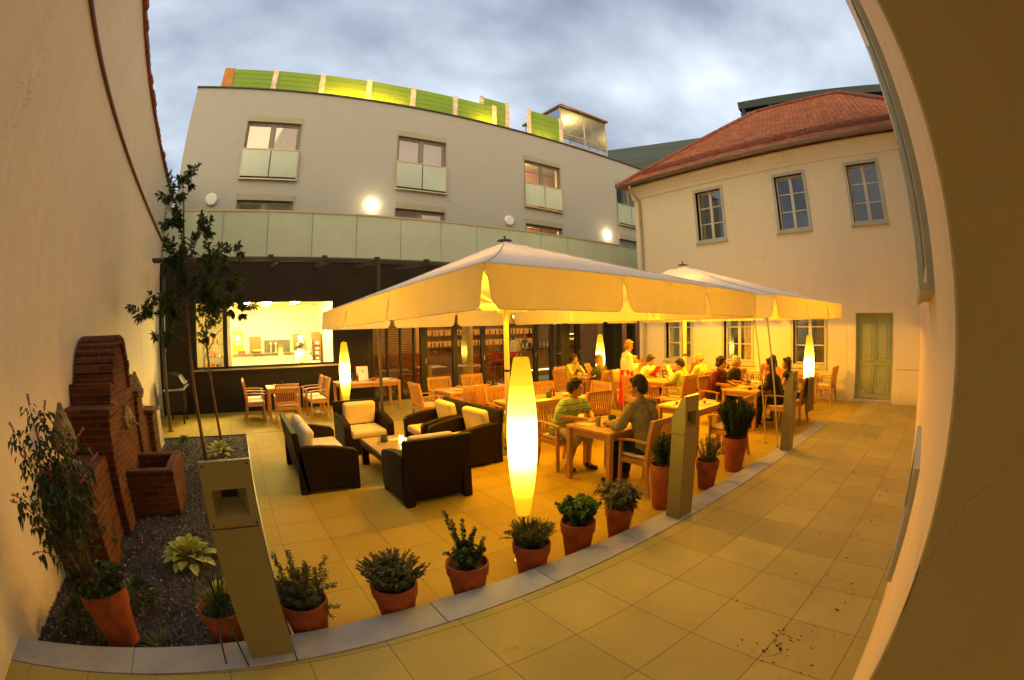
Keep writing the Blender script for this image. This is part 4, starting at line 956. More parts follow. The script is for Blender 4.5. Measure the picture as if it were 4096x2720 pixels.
# ---------------------------------------------------------------- light bollards
def bollard(x,y,z,rz,label):
    rt=thing('light_bollard',label,'bollard',(x,y,z),rz,'tall square metal light bollards on the kerb')
    w_,d,H=.125,.075,1.22
    pr=[(-d,0),(d,0),(d,H-.22),(-d+.02,H),(-d,H)]   # (y,z) ; front -y
    # body below head
    m_=MB();m_.prism([(-d,0),(d,0),(d,.86),(-d,.86)],-w_,w_,'x');m_.build('post',M['bollard'],rt,bevel=.003)
    m_=MB();hp=[(-d+.004,.866),(d,.866),(d,H-.2),(-d+.03,H),(-d+.004,H)];
    # head shell: two cheeks, back, top and front plate with recess
    m_.prism(hp,-w_,-w_+.012,'x');m_.prism(hp,w_-.012,w_,'x');m_.prism([(d-.012,.866),(d,.866),(d,H-.2),(-d+.03,H),(-d+.004,H),(-d+.004,H-.01),(d-.012,H-.21)],-w_+.012,w_-.012,'x')
    m_.box(-w_+.012,w_-.012,-d+.012,d-.012,.866,.874);m_.build('head',M['bollard'],rt)
    a0,a1,b0,b1=-.085,.085,.915,1.075
    f=MB();Y=-d-.001
    for p,q,r,s in((-w_+.001,a0,.868,H-.002),(a1,w_-.001,.868,H-.002),(a0,a1,.868,b0),(a0,a1,b1,H-.002)): f.box(p,q,Y,Y+.004,r,s)
    o=(a0,Y,b0),(a1,Y,b0),(a1,Y,b1),(a0,Y,b1);i_=(a0+.045,Y+.1,b0+.085),(a1-.045,Y+.1,b0+.085),(a1-.045,Y+.075,b1-.012),(a0+.045,Y+.075,b1-.012)
    for k in range(4): j=(k+1)%4;f.quad(o[k],o[j],i_[j],i_[k])
    fp=f.build('face_plate',M['bollard'],rt)
    g=MB();g.quad(*i_);g.build('lens',M['black'],fp)
    g=MB()
    for sx in(-1,1):
        for zz_ in(.885,H-.02): g.tube([(sx*.108,Y-.003,zz_),(sx*.108,Y,zz_)],.006,8)
    each(g,'screw',M['black'],fp)
    g=MB();g.box(-w_-.001,w_+.001,-d-.001,-d+.02,H,H+.004);g.build('cap',M['steel'],rt)
    return rt
b1=bollard(-.135,2.335,kz(-.1)+.006,R(2),'nearest light bollard, in the left foreground with its recessed lamp facing the camera')
b1.scale=(1.12,1,1)
bollard(3.64,2.41,kz(3.64)+.004,R(2),'middle light bollard in front of the laid table, seen edge-on')
bollard(6.88,2.50,kz(6.88)+.004,R(3),'farthest light bollard beside the two thin wind braces')
# ---------------------------------------------------------------- plants
def leaf(mb,p,d,L,w,up=None,droop=.3):
    d=Vector(d).normalized();u=Vector((0,0,1)) if abs(d.z)<.95 else Vector((1,0,0))
    s=d.cross(u).normalized();n=s.cross(d).normalized();p=Vector(p)
    a=random.uniform(-.9,.9);s=(Quaternion(d,a)@s)
    e=p+d*L-Vector((0,0,1))*L*droop*.5;m=p+d*L*.5+n*L*.06
    mb.add([p,m+s*w/2,e,m-s*w/2,p+d*L*.22+s*w*.36,p+d*L*.22-s*w*.36],[(0,4,1,2,3,5)])
def rnd(): return Vector((random.gauss(0,1),random.gauss(0,1),random.gauss(0,1))).normalized()
def pot(rt,r,h,tilt=0,rim=.30):
    m_=MB();rb=r*.70;m_.lathe([(rb,0),(rb*.98+.0,.004),(r*.90,h*(1-rim)),(r*.97,h*(1-rim)+.006),(r,h-.008),(r*.985,h),(r*.93,h),(r*.90,h-.03),(r*.80,h*.55)],32,cap=True)
    m_.build('pot',M['terra'],rt,smooth=False)
    m_=MB();n=20
    for k in range(n):
        a,b_=2*PI*k/n,2*PI*(k+1)/n;m_.add([(0,0,h-.035),(math.cos(a)*r*.92,math.sin(a)*r*.92,h-.045),(math.cos(b_)*r*.92,math.sin(b_)*r*.92,h-.045)],[(0,1,2)])
    m_.build('soil',M['soil'],rt)
def stems(rt,h,spec,m,leafL,leafW,step,name='foliage',stemr=.0025,jit=.4,leaves_per=2,seed=1):
    """spec: list of (x,y,tipx,tipy,tipz) relative to pot top centre"""
    random.seed(seed);st=MB();lf=MB()
    for (x,y,tx,ty,tz) in spec:
        p=Vector((x,y,h-.04));q=Vector((tx,ty,h+tz));L=(q-p).length;n=max(3,int(L/step));bend=rnd()*L*.08;prev=p;pts=[p]
        for i in range(1,n+1):
            f=i/n;c=p.lerp(q,f)+bend*math.sin(PI*f)+Vector((0,0,L*.10*math.sin(PI*f)));pts.append(c);d=(c-prev).normalized()
            if f>.12:
                for k in range(leaves_per):
                    s=d.cross(rnd()).normalized();leaf(lf,c,(s+d*jit),leafL*1.45*random.uniform(.6,1.15)*(1-.35*f),leafW*1.7*random.uniform(.7,1.1)*(1-.3*f))
            prev=c
        st.tube(pts,[stemr*(1-.6*i/n) for i in range(n+1)],4,cap=False)
    lo=lf.build(name,m,rt);st.build('stem',M['bark'],rt);return lo
def bush(R_,H,n,seed,flat=1,base=.3,top=None):
    rr=random.Random(seed);o=[]
    for i in range(n):
        a=rr.uniform(0,2*PI);r=math.sqrt(rr.random());k=rr.uniform(.75,1.1);o.append((.35*r*R_*math.cos(a)*.8,.35*r*R_*math.sin(a)*.8,R_*r*math.cos(a)*k,R_*r*math.sin(a)*k,H*(1-.55*r*r*flat)*k))
    return o
def potted(x,y,r,h,label,rz=0,name='potted_plant'):
    rt=thing(name,label,'potted plant',(x,y,0),rz,'terracotta herb pots along the kerb');pot(rt,r,h);return rt
rt=potted(.165,2.63,.17,.33,'potted rosemary with long upright sprigs, first pot right of the nearest bollard',name='potted_rosemary')
sp_=bush(.24,.22,44,1)+[(0,0,-.12,.04,.34),(.02,0,-.02,0,.36),(-.05,.02,-.2,.0,.2),(.03,0,.22,.02,.28),(.04,-.02,.24,-.06,.1),(.03,-.05,.16,-.14,-.10),(.02,-.06,.22,-.12,-.04),(-.04,-.02,-.25,-.08,.12),(0,0,.08,.1,.22)]
stems(rt,.33,sp_,M['leafG'],.028,.007,.008,leaves_per=5,seed=2)
rt=potted(.81,2.63,.165,.32,'potted flowering thyme forming a wide low mound, second pot from the nearest bollard',name='potted_thyme')
stems(rt,.31,bush(.26,.19,170,3,.5),M['leafG'],.013,.008,.008,leaves_per=5,seed=3);m_=MB();random.seed(3)
for i in range(70):
    a=random.uniform(0,6.3);r_=random.uniform(.08,.24);m_.ell((r_*math.cos(a),r_*math.sin(a),.31+.17*(1-r_*r_*7)+random.uniform(-.01,.03)),.006,5,4)
m_.build('blossoms',simple('dusty_thyme_flowers',(.34,.20,.15),.9),rt)
rt=potted(1.39,2.64,.16,.33,'potted mint with tall branching stems, third pot from the nearest bollard',name='potted_mint')
stems(rt,.33,[(0,0,-.13,.05,.42),(0,0,-.10,.0,.36),(0,.02,.0,.03,.33),(.03,0,.10,.03,.24),(.04,0,.15,.0,.16),(-.04,0,-.17,0,.12),(.03,.02,.06,.02,.20),(.05,0,.17,.04,.08),(-.02,-.03,-.05,-.08,.15),(.0,0,.02,-.06,.12)]+bush(.14,.18,26,4),M['leafM'],.025,.018,.014,leaves_per=5,seed=4)
rt=potted(1.99,2.665,.155,.31,'potted thyme with fine upright needles directly in front of the tall glowing lamp',name='potted_thyme')
stems(rt,.31,bush(.21,.17,210,5,.5)+[(-.05,0,-.3,0,.12),(-.05,0,-.26,0,.16)],M['leafG'],.011,.0045,.007,leaves_per=5,stemr=.0015,seed=5)
rt=potted(2.50,2.68,.155,.35,'potted parsley with bright dense curly leaves right of the tall glowing lamp',name='potted_parsley')
stems(rt,.36,bush(.19,.20,120,6,.7),M['leafP'],.028,.022,.018,leaves_per=5,seed=6)
rt=potted(3.04,2.69,.14,.33,'potted sage with long drooping leaves between the parsley and the middle bollard',name='potted_sage')
stems(rt,.33,bush(.20,.22,46,7,.6),M['leafS'],.075,.024,.022,leaves_per=3,seed=7)
rt=potted(3.91,2.84,.15,.52,'tall terracotta pot with grey-green herb half hidden behind the middle bollard',name='potted_herb')
stems(rt,.52,bush(.16,.32,46,8,.6),M['leafM'],.035,.02,.022,leaves_per=4,seed=8)
rt=potted(4.77,2.78,.15,.37,'potted oregano with loose wispy stems just right of the middle bollard',name='potted_oregano')
stems(rt,.37,bush(.24,.30,46,9,.9)+[(0,0,.34,-.05,.14),(0,0,.3,-.1,.04)],M['leafG'],.020,.012,.015,leaves_per=3,seed=9)
rt=potted(5.62,2.84,.185,.48,'big terracotta pot with dense dark green upright bush left of the wind braces',name='potted_shrub')
sp_=bush(.30,.52,150,10,.55);stems(rt,.48,sp_,M['leafD'],.035,.006,.011,leaves_per=5,seed=10)
# left foreground big leaning pots
rt=potted(-1.315,2.76,.205,.45,'big terracotta pot with green basil and tall dark purple-flowered basil stems against the left wall',name='potted_basil')
rt['group']=''
del rt['group']
random.seed(12);lf=MB();st=MB();fl=MB()
tips=[(-.45,0,1.12),(-.36,-.05,.95),(-.30,.1,1.28),(-.12,.05,1.25),(-.02,.1,1.12),(.08,.1,.95),(-.5,-.1,.70),(-.48,.05,.45),(.15,0,.8),(.22,.15,.9),(-.2,0,1.1),(-.4,-.2,.35),(.05,-.1,.75),(-.3,.2,.9),(.1,.25,1.05),(-.08,-.1,.9),(-.6,0,.62),(-.25,-.15,.55)]
for t_ in tips:
    p=Vector((-.03,0,.40));q=Vector((t_[0],t_[1],.40+t_[2]));L=(q-p).length;n=int(L/.035);prev=p;pts=[p]
    for i in range(1,n+1):
        f=i/n;c=p.lerp(q,f)+Vector((0,0,L*.22*math.sin(PI*f)));c.x-=.05*math.sin(PI*f);pts.append(c);d=(c-prev).normalized()
        if .30<f<.86:
            for k in range(3):
                s=d.cross(rnd()).normalized();b2=c+s*random.uniform(.0,.10);leaf(lf,b2,s+Vector((0,0,-.4)),random.uniform(.035,.075),random.uniform(.018,.036),droop=.8)
        elif f>=.86:
            for k in range(4): fl.ell(c+rnd()*.008,.0065,4,3)
        prev=c
    st.tube(pts,[.006*(1-.7*i/n) for i in range(n+1)],5,cap=False)
for i in range(420):
    a=random.uniform(0,6.3);r_=math.sqrt(random.random())*.23;c=Vector((r_*math.cos(a)-.02,r_*math.sin(a),.47+.12*(1-(r_/.25)**2)*random.uniform(.4,1.1)));leaf(lf,c,Vector((math.cos(a),math.sin(a),random.uniform(-.7,.8))),.05,.034)
for i in range(300):
    c=Vector((random.gauss(-.12,.13),random.gauss(.0,.12),random.gauss(.90,.17)));leaf(lf,c,rnd()+Vector((0,0,-.5)),random.uniform(.035,.075),random.uniform(.02,.04),droop=.8)
lf.build('foliage',M['leafD'],rt);st.build('stem',M['bark'],rt);fl.build('blossoms',M['petal'],rt)
rt=potted(-.42,2.70,.17,.30,'terracotta pot of grassy chives spilling over the kerb left of the nearest bollard',name='potted_chives');del rt['group']
random.seed(13);lf=MB()
for i in range(150):
    a=random.uniform(0,6.3);r0=random.uniform(0,.1);L=random.uniform(.16,.36);o_=random.uniform(.1,.9);p=Vector((r0*math.cos(a),r0*math.sin(a),.27));prev=None;w_=.0035
    sd_=Vector((-math.sin(a),math.cos(a),0))*w_;n=6;P=[]
    for k in range(n+1):
        f=k/n;P.append(p+Vector((math.cos(a)*L*o_*f,math.sin(a)*L*o_*f,L*(f*1.25-o_*1.1*f*f))))
    for k in range(n): lf.quad(P[k]-sd_,P[k]+sd_,P[k+1]+sd_*(.9-.12*k),P[k+1]-sd_*(.9-.12*k))
for a,L in((-1.35,.60),(-1.62,.52)):
    sd_=Vector((-math.sin(a),math.cos(a),0))*.006;P=[Vector((math.cos(a)*.1,math.sin(a)*.1,.28))+Vector((math.cos(a)*L*.75*f,math.sin(a)*L*.75*f,.22*f-.34*f*f)) for f in [k/7 for k in range(8)]]
    for k in range(7): lf.quad(P[k]-sd_,P[k]+sd_,P[k+1]+sd_*.9,P[k+1]-sd_*.9)
lf.build('foliage',M['leafD'],rt)
# hostas and bed plants
def hosta(x,y,R_,n,label,m='leafH',L=.19,w=.095,seed=1,H=.10,cat='plant',name='hosta'):
    rt=thing(name,label,cat,(x,y,0),0,'leafy plants in the gravel bed');random.seed(seed);lf=MB()
    for i in range(n):
        ring=i/n;a=i*2.4+random.uniform(-.2,.2);r0=.02+R_*.45*ring;el=1.2-1.05*ring;d=Vector((math.cos(a)*math.cos(el),math.sin(a)*math.cos(el),math.sin(el)));p=Vector((r0*math.cos(a),r0*math.sin(a),H*(1.3-ring)));l_=L*random.uniform(.8,1.1)
        s=d.cross(Vector((0,0,1))).normalized();nn=s.cross(d);prev=None;Q=[]
        for k in range(8):
            f=k/7;c=p+d*l_*f-Vector((0,0,1))*l_*.35*f*f;wd=w*math.sin(PI*min(1,f*.93+.04))**.8/2;Q.append((c+s*wd+nn*wd*.35,c,c-s*wd+nn*wd*.35))
        for k in range(7):
            lf.quad(Q[k][0],Q[k][1],Q[k+1][1],Q[k+1][0]);lf.quad(Q[k][1],Q[k][2],Q[k+1][2],Q[k+1][1])
    lf.build('leaves',M[m],rt,smooth=True);return rt
hosta(-.78,4.02,.34,46,'large yellow-green hosta next to the fountain basin',seed=1)
hosta(-.42,6.75,.28,36,'yellow-green hosta at the foot of the front tree',seed=2)
hosta(-.52,7.95,.27,34,'yellow-green hosta at the foot of the rear tree',seed=3)
hosta(-.42,3.15,.22,18,'yellow-green hosta half hidden behind the pot of chives',seed=4)
hosta(-.95,2.62,.2,26,'small grassy green tuft by the kerb between two pots','leafM',.17,.022,5,.02,name='grass_tuft')
hosta(-1.18,3.25,.22,60,'low dark green bushy plant in front of the fountain wall','leafD',.13,.04,6,.14,name='bed_plant')
hosta(-1.75,2.95,.22,50,'dark leafy plant squeezed behind the big basil pot','leafD',.13,.05,7,.12,name='bed_plant')
hosta(-1.28,8.75,.25,60,'dark green low plant beside the stone block','leafD',.17,.03,8,.08,name='bed_plant')
hosta(-.98,7.0,.12,24,'small dark plant behind the fountain basin','leafM',.10,.02,9,.03,name='bed_plant')
# trees
def tree(path,radii,limbs,clusters,label,lm,L,w,n,seed):
    rt=thing('young_tree',label,'tree',tuple(path[0]));o=Vector(path[0]);random.seed(seed);m_=MB()
    m_.tube([Vector(p)-o for p in path],radii,9);m_.build('trunk',M['bark'],rt,smooth=True)
    b_=MB();lf=MB()
    for p,q in limbs: p=Vector(p)-o;q=Vector(q)-o;b_.tube([p,p.lerp(q,.5)+Vector((0,0,.06)),q],[.012,.008,.003],5)
    for cx_,cy_,cz_,rx,rz_,k in clusters:
        c=Vector((cx_,cy_,cz_))-o;nt=int(k*n/9)
        for i in range(nt):
            d=rnd();tip=c+Vector((d.x*rx,d.y*rx,d.z*rz_))*random.uniform(.5,1.5);base=c+Vector((0,0,-rz_*.5))+(tip-c)*.25
            b_.tube([base,tip],[.005,.002],3,cap=False);ax=(tip-base).normalized()
            for j in range(22//1):
                f=.25+.75*j/21;pp=base.lerp(tip,f);s=ax.cross(rnd()).normalized();leaf(lf,pp,s+ax*.7+Vector((0,0,-.15)),L*random.uniform(.6,1.1),w*random.uniform(.7,1.1),droop=.5)
            for j in range(3): leaf(lf,tip,ax+rnd()*.5,L,w)
    b_.build('twigs',M['bark'],rt);lf.build('crown',lm,rt);return rt
tree([(-.71,7.24,0),(-.74,7.24,.6),(-.80,7.25,1.5),(-.84,7.25,2.3),(-.93,7.25,3.2),(-1.02,7.25,4.0),(-1.12,7.25,4.5)],[.036,.03,.027,.024,.018,.012,.005],
 [((-.84,7.25,2.2),(-1.5,7.2,2.55)),((-.82,7.25,1.9),(-1.3,7.3,2.0)),((-.86,7.25,2.5),(-.35,7.2,3.1)),((-.9,7.25,2.9),(-.55,7.2,3.9)),((-.95,7.25,3.3),(-1.2,7.2,4.2)),((-.86,7.25,2.4),(-.1,7.2,2.9)),((-.86,7.25,2.3),(.0,7.2,2.45))],
 [(-1.22,7.22,4.25,.22,.30,7),(-.98,7.2,4.45,.20,.16,4),(-1.2,7.2,3.75,.20,.22,6),(-1.22,7.2,3.3,.26,.26,7),(-.66,7.2,3.65,.16,.26,5),(-.9,7.2,3.3,.22,.3,7),(-.45,7.2,3.15,.3,.22,7),(-.12,7.2,3.25,.16,.16,3),(-.75,7.2,2.85,.34,.32,10),(-.3,7.2,2.8,.28,.26,9),(-1.05,7.2,2.5,.32,.24,8),(-1.55,7.15,2.45,.20,.20,6),(-.5,7.2,2.42,.30,.22,8),(-.02,7.15,2.42,.20,.14,4),(-1.3,7.25,2.02,.20,.13,4)],
 'taller slender young tree with glossy dark leaves, front one in the gravel bed',M['leafT'],.125,.045,15,21)
tree([(-.45,8.14,0),(-.5,8.14,.7),(-.56,8.14,1.4),(-.60,8.14,1.9),(-.60,8.14,2.5)],[.028,.024,.02,.017,.006],
 [((-.56,8.14,1.75),(-.25,8.1,2.15)),((-.56,8.14,1.7),(-.85,8.1,2.15)),((-.6,8.14,1.95),(-.45,8.1,2.4)),((-.52,8.14,1.3),(-.78,8.1,1.45))],
 [(-.58,8.1,2.25,.26,.28,8),(-.3,8.1,2.55,.22,.2,5),(-.85,8.1,2.5,.22,.22,5),(-.62,8.1,1.95,.16,.14,4),(-.55,8.1,2.75,.3,.2,6)],
 'shorter young tree with small leaves against the bright kitchen window',M['leafD'],.07,.034,13,22)
# ---------------------------------------------------------------- brick fountain
rt=thing('brick_fountain','old brick wall fountain with arched top, lion spout and brick basin beside the left wall','fountain')
xf=-1.55
def xb(y): return lx(y)+.012
def blk(mb,x1,y0,y1,z0,z1,x0=None): mb.box(xb(y0) if x0 is None else x0,x1,y0,y1,z0,z1)
m_=MB();blk(m_,xf-.10,4.1,7.25,0,.86);blk(m_,xf,3.72,4.15,0,.86);blk(m_,xf,7.2,7.62,0,.86);m_.build('low_wall',M['brick'],rt,bevel=.008,seg=1)
for y0,y1 in((3.69,4.18),(7.17,7.65)): m_=MB();blk(m_,xf+.03,y0,y1,.862,.93);m_.build('cap',M['brick'],rt,bevel=.01,seg=1)
for y0,y1 in((4.70,5.02),(6.22,6.54)):
    m_=MB();blk(m_,xf+.002,y0,y1,0,1.24);m_.build('pillar',M['brick'],rt,bevel=.008,seg=1)
    m_=MB();blk(m_,xf+.035,y0-.035,y1+.035,1.242,1.325);m_.build('cap',M['brick'],rt,bevel=.012,seg=1)
m_=MB();xa=xf-.05;blk(m_,xa,5.022,6.218,0,1.40);blk(m_,xa+.012,5.02,5.16,1.402,1.54);blk(m_,xa+.012,6.08,6.218,1.402,1.54);m_.build('panel',M['brick'],rt,bevel=.006,seg=1)
# arch: voussoir ring with brick infill
cy_,rz0,ra=5.62,1.40,.46
ar=MB();pts=[(5.165,1.402)]
inf=[(cy_+ra*.80*math.cos(a),rz0+.0+ (.64*.84)*math.sin(a)) for a in [PI*k/16 for k in range(17)]]
ar.prism([(a,b_) for a,b_ in inf],xa-.35,xa-.03,'x');ar.build('arch_infill',M['brick'],rt)
vs_=MB();n=17
for k in range(n):
    a0_=PI*k/n+.012;a1_=PI*(k+1)/n-.012;P=[(cy_+ra*s*math.cos(a),rz0+.004+.64*s2*math.sin(a)) for a,s,s2 in((a0_,.80,.84),(a0_,1.0,1.0),(a1_,1.0,1.0),(a1_,.80,.84))]
    e=random.Random(k).uniform(-.008,.012);vs_.prism(P,xb(5.6)+.02,xa+.01+e,'x')
o=vs_.build('arch',M['brick'],rt,bevel=.008,seg=1);fixn(o)
# basin
bs=MB();x0,x1,y0,y1,h=xa,-.96,5.22,6.12,.54;w_=.125
bs.box(x0,x1,y0,y0+w_,0,h);bs.box(x0,x1,y1-w_,y1,0,h);bs.box(x1-w_,x1,y0+w_,y1-w_,0,h);bs.box(x0+.001,x1-w_,y0+w_,y1-w_,0,.12)
bn=bs.build('basin',M['brick'],rt,bevel=.008,seg=1)
m_=MB();m_.quad((x0+.01,y0+w_,.30),(x1-w_,y0+w_,.30),(x1-w_,y1-w_,.30),(x0+.01,y1-w_,.30));m_.build('water',M['water'],bn)
ln=MB();lc=(xa,5.62,1.10)
ln.tube([(xa,5.62,1.08),(xa+.025,5.62,1.08)],[.135,.12],24);ln.ell((xa+.05,5.62,1.09),(.06,.08,.095),14,10)
for k in range(14):
    a=2*PI*k/14;ln.ell((xa+.03,5.62+.095*math.cos(a),1.09+.11*math.sin(a)),(.03,.032,.036),8,6)
ln.ell((xa+.10,5.62,1.07),(.04,.04,.032),10,8);ln.ell((xa+.095,5.62,1.035),(.03,.03,.016),8,6)
for s in(-1,1): ln.ell((xa+.09,5.62+s*.032,1.115),(.014,.014,.012),8,6);ln.ell((xa+.05,5.62+s*.075,1.165),(.018,.02,.024),8,6)
ln.build('lion_head',M['cone'],rt,smooth=True)
m_=MB();m_.tube([(xa+.12,5.62,1.05),(xa+.19,5.62,.98),(xa+.23,5.62,.75),(xa+.25,5.62,.30)],[.006,.005,.005,.006],6);m_.build('water_jet',M['tumbler'],rt)
def pinecone(x,y,z,label):
    rt=thing('pinecone_finial',label,'stone ornament',(x,y,z),0,'stone pinecones on the fountain wall')
    m_=MB();m_.box(-.11,.11,-.11,.11,0,.035);m_.lathe([(.09,.035),(.095,.05),(.04,.075),(.035,.10),(.065,.125),(.05,.14)],20);m_.build('base',M['cone'],rt,smooth=False)
    m_=MB();n=15
    for r_ in range(n):
        f=r_/(n-1);zz_=.14+.40*f;rad=.135*math.sin(PI*(.16+.84*f)**.72)**.9 if f<1 else .005;rad=max(.008,.128*(math.sin(PI*min(1,.12+.88*f)**.62) if f>.0 else .5));k=max(5,int(16*(rad/.13)**.5))
        for i in range(k):
            a=2*PI*(i+(r_%2)*.5)/k;m_.ell((rad*math.cos(a)*.9,rad*math.sin(a)*.9,zz_),(.026,.026,.022),6,4)
    m_.lathe([(.03,.13)]+[(max(.004,.118*math.sin(PI*min(1,.12+.88*f)**.62)),.14+.40*f) for f in [i/14 for i in range(15)]],16)
    m_.build('cone',M['cone'],rt,smooth=True)
pinecone(-1.84,3.95,.932,'larger-looking stone pinecone near the camera above the basil plant');pinecone(-1.86,7.42,.932,'stone pinecone at the far end of the fountain wall')
m_=MB();m_.prism([(-.19,0),(.19,0),(.165,.66),(-.165,.66)],-.24,.24,'y');o=m_.build('stone_block',M['concrete'],None,bevel=.012,loc=(-1.93,8.75,0));tag(o,'tapered pale cast-stone block standing beyond the fountain wall','stone block')
# grill
rt=thing('gas_grill','black lidded gas grill standing in the rear left corner','grill',(-1.72,11.3,0),R(-90))
m_=MB();m_.box(-.33,.33,-.24,.24,.28,.80);m_.build('cabinet',M['black'],rt,bevel=.01)
m_=MB();m_.prism([(-.25,.84),(.27,.84),(.27,.92),(.15,1.10),(-.05,1.17),(-.2,1.14),(-.25,1.0)],-.33,.33,'x');ld=m_.build('lid',M['black'],rt,bevel=.015)
m_=MB();m_.tube([(-.25,.30,.93),(.25,.30,.93)],.013,8);m_.tube([(-.25,.30,.93),(-.25,.24,.95)],.008,6);m_.tube([(.25,.30,.93),(.25,.24,.95)],.008,6);m_.build('handle',M['steel'],ld)
m_=MB();m_.box(-.62,.62,-.24,.30,.80,.83);m_.build('shelf',M['steel'],rt,bevel=.005)
for sx in(-1,1):
    for sy in(-1,1): m_=MB();m_.box(sx*.30-.02,sx*.30+.02,sy*.20-.02,sy*.20+.02,.0,.28);m_.build('leg',M['black'],rt)
# ---------------------------------------------------------------- people
from mathutils import noise as NZ
def V_(a): return Vector((a,a*2.3,a*.7))
def remesh(mb,name,m,parent,vox,it=5,fac=.5,fold=0,fq=9):
    me=bpy.data.meshes.new(name);me.from_pydata(mb.v,[],mb.f);o=bpy.data.objects.new(name,me);COL.objects.link(o)
    a=o.modifiers.new('r','REMESH');a.mode='VOXEL';a.voxel_size=vox;b=o.modifiers.new('s','SMOOTH');b.factor=fac;b.iterations=it
    dg=bpy.context.evaluated_depsgraph_get();n=bpy.data.meshes.new_from_object(o.evaluated_get(dg));o.modifiers.clear();o.data=n;bpy.data.meshes.remove(me);n.name=name
    if fold:
        nr=[v.normal.copy() for v in n.vertices];sd=V_(random.random()*9)
        for v,q in zip(n.vertices,nr):
            c_=v.co*fq+sd;c_.z*=.55;v.co+=q*fold*(1-2*abs(NZ.noise(c_))+.4*NZ.noise(v.co*fq*3))
    n.materials.clear();n.materials.append(m);n.polygons.foreach_set('use_smooth',[True]*len(n.polygons))
    if parent:o.parent=parent
    return o
V=Vector
def person(label,loc,rz,cfg):
    c=dict(seat=True,lean=.08,sc=1,yaw=0,pitch=0,hair='hairD',hairlen=0,shirt='taupe',sleeve=.5,pants='jeans',shorts=False,vox=.012,el=None,wr=None,knee=None,foot=None,curl=.6,bald=False,skirt=None,apron=None,hat=None,fem=False,glasses=False)
    c.update(cfg);seat=c['seat'];l=c['lean'];sh=.165 if not c['fem'] else .145
    if seat:
        hip=V((0,-.06,.545));ws=V((0,-.06+l*.35,.72));ch=V((0,-.05+l*.75,.90-abs(l)*.10));nb=V((0,-.04+l*1.15,1.035-abs(l)*.2))
        kn=c['knee'] or ((-.13,.38,.52),(.13,.38,.52));ft=c['foot'] or ((-.14,.36,.08),(.14,.40,.08))
    else:
        hip=V((0,0,.90));ws=V((0,.005,1.06));ch=V((0,.0+l*.5,1.26));nb=V((0,l,1.42))
        kn=c['knee'] or ((-.09,.03,.50),(.09,.05,.50));ft=c['foot'] or ((-.10,-.02,.08),(.10,.04,.08))
    hd=nb+V((0,.035,.175));kn=[V(x) for x in kn];ft=[V(x) for x in ft]
    shp=[nb+V((s*sh,-.01,-.04)) for s in(-1,1)]
    el=[V(x) for x in (c['el'] or ((-.24,.10,.80),(.24,.10,.80)))];wr=[V(x) for x in (c['wr'] or ((-.14,.34,.775),(.14,.34,.775)))]
    Mh=Matrix.Rotation(c['yaw'],3,'Z')@Matrix.Rotation(c['pitch'],3,'X')
    def H(x,y,z): return hd+Mh@V((x,y,z))
    def torso(mb,o,low=0):
        f=.88 if c['fem'] else 1
        for s in(-1,1):
            mb.cap(hip+V((s*.075,0,0)),ws+V((s*.055,0,0)),.095*1.0+o,.088*f+o,14);mb.cap(ws+V((s*.055,0,0)),ch+V((s*.075,0,0)),.088*f+o,.100*f+o,14);mb.cap(ch+V((s*.075,0,0)),nb+V((s*.06,0,-.07)),.100*f+o,.07+o,14)
            mb.cap(shp[(s+1)//2]+V((-s*.03,0,0)),ch+V((s*.12,0,.0)),.052+o,.055+o,12)
        mb.cap(shp[0]+V((.02,0,0)),shp[1]+V((-.02,0,0)),.052+o,.052+o,12)
        mb.cap(nb+V((-.05,0,-.035)),nb+V((.05,0,-.035)),.055+o,.055+o,12)
        if c['fem']:
            for s in(-1,1): mb.ell(ch+V((s*.065,.075,.0)),.058+o,12,8)
    def arm(mb,i,o,f1=1.0,f2=1.0):
        s,e,w_=shp[i],el[i],wr[i]
        if f1>0:q=s.lerp(e,f1);mb.cap(s,q,.052+o,(.052-.014*f1)+o,12)
        if f2>0:q=e.lerp(w_,f2);mb.cap(e,q,.040+o,(.040-.014*f2)+o,12)
    def legs(mb,o,f2=1.0):
        for i,s in((0,-1),(1,1)):
            h=hip+V((s*.085,0,-.02));mb.cap(h,kn[i],.085+o,.057+o,14)
            if f2>0:mb.cap(kn[i],kn[i].lerp(ft[i],f2),.057+o,(.057-.02*f2)+o,12)
            if f2>.6: mb.ell(kn[i].lerp(ft[i],.3)+V((0,-.02,0)),.052+o,10,8)
    b=MB();torso(b,0);legs(b,0)
    for i in(0,1): arm(b,i,0)
    b.cap(nb+V((0,-.01,-.03)),hd+V((0,-.01,-.07)),.054,.050,12)
    b.ell(H(0,-.008,.02),(.074,.094,.100),16,12,Mh);b.ell(H(0,.028,-.045),(.056,.062,.066),14,10,Mh);b.cap(H(0,.075,-.085),H(0,.07,-.09),.022)
    b.cap(H(0,.088,.015),H(0,.106,-.022),.010,.0145,8);b.cap(H(-.03,.082,.032),H(.03,.082,.032),.011,.011,8)
    for s in(-1,1): b.ell(H(s*.074,-.008,-.005),(.010,.020,.031),8,8,Mh);b.ell(H(s*.035,.065,-.03),.028,8,6);b.ell(H(s*.014,.098,-.026),.009,6,5)
    b.cap(H(-.02,.088,-.058),H(.02,.088,-.058),.0085,.0085,8)
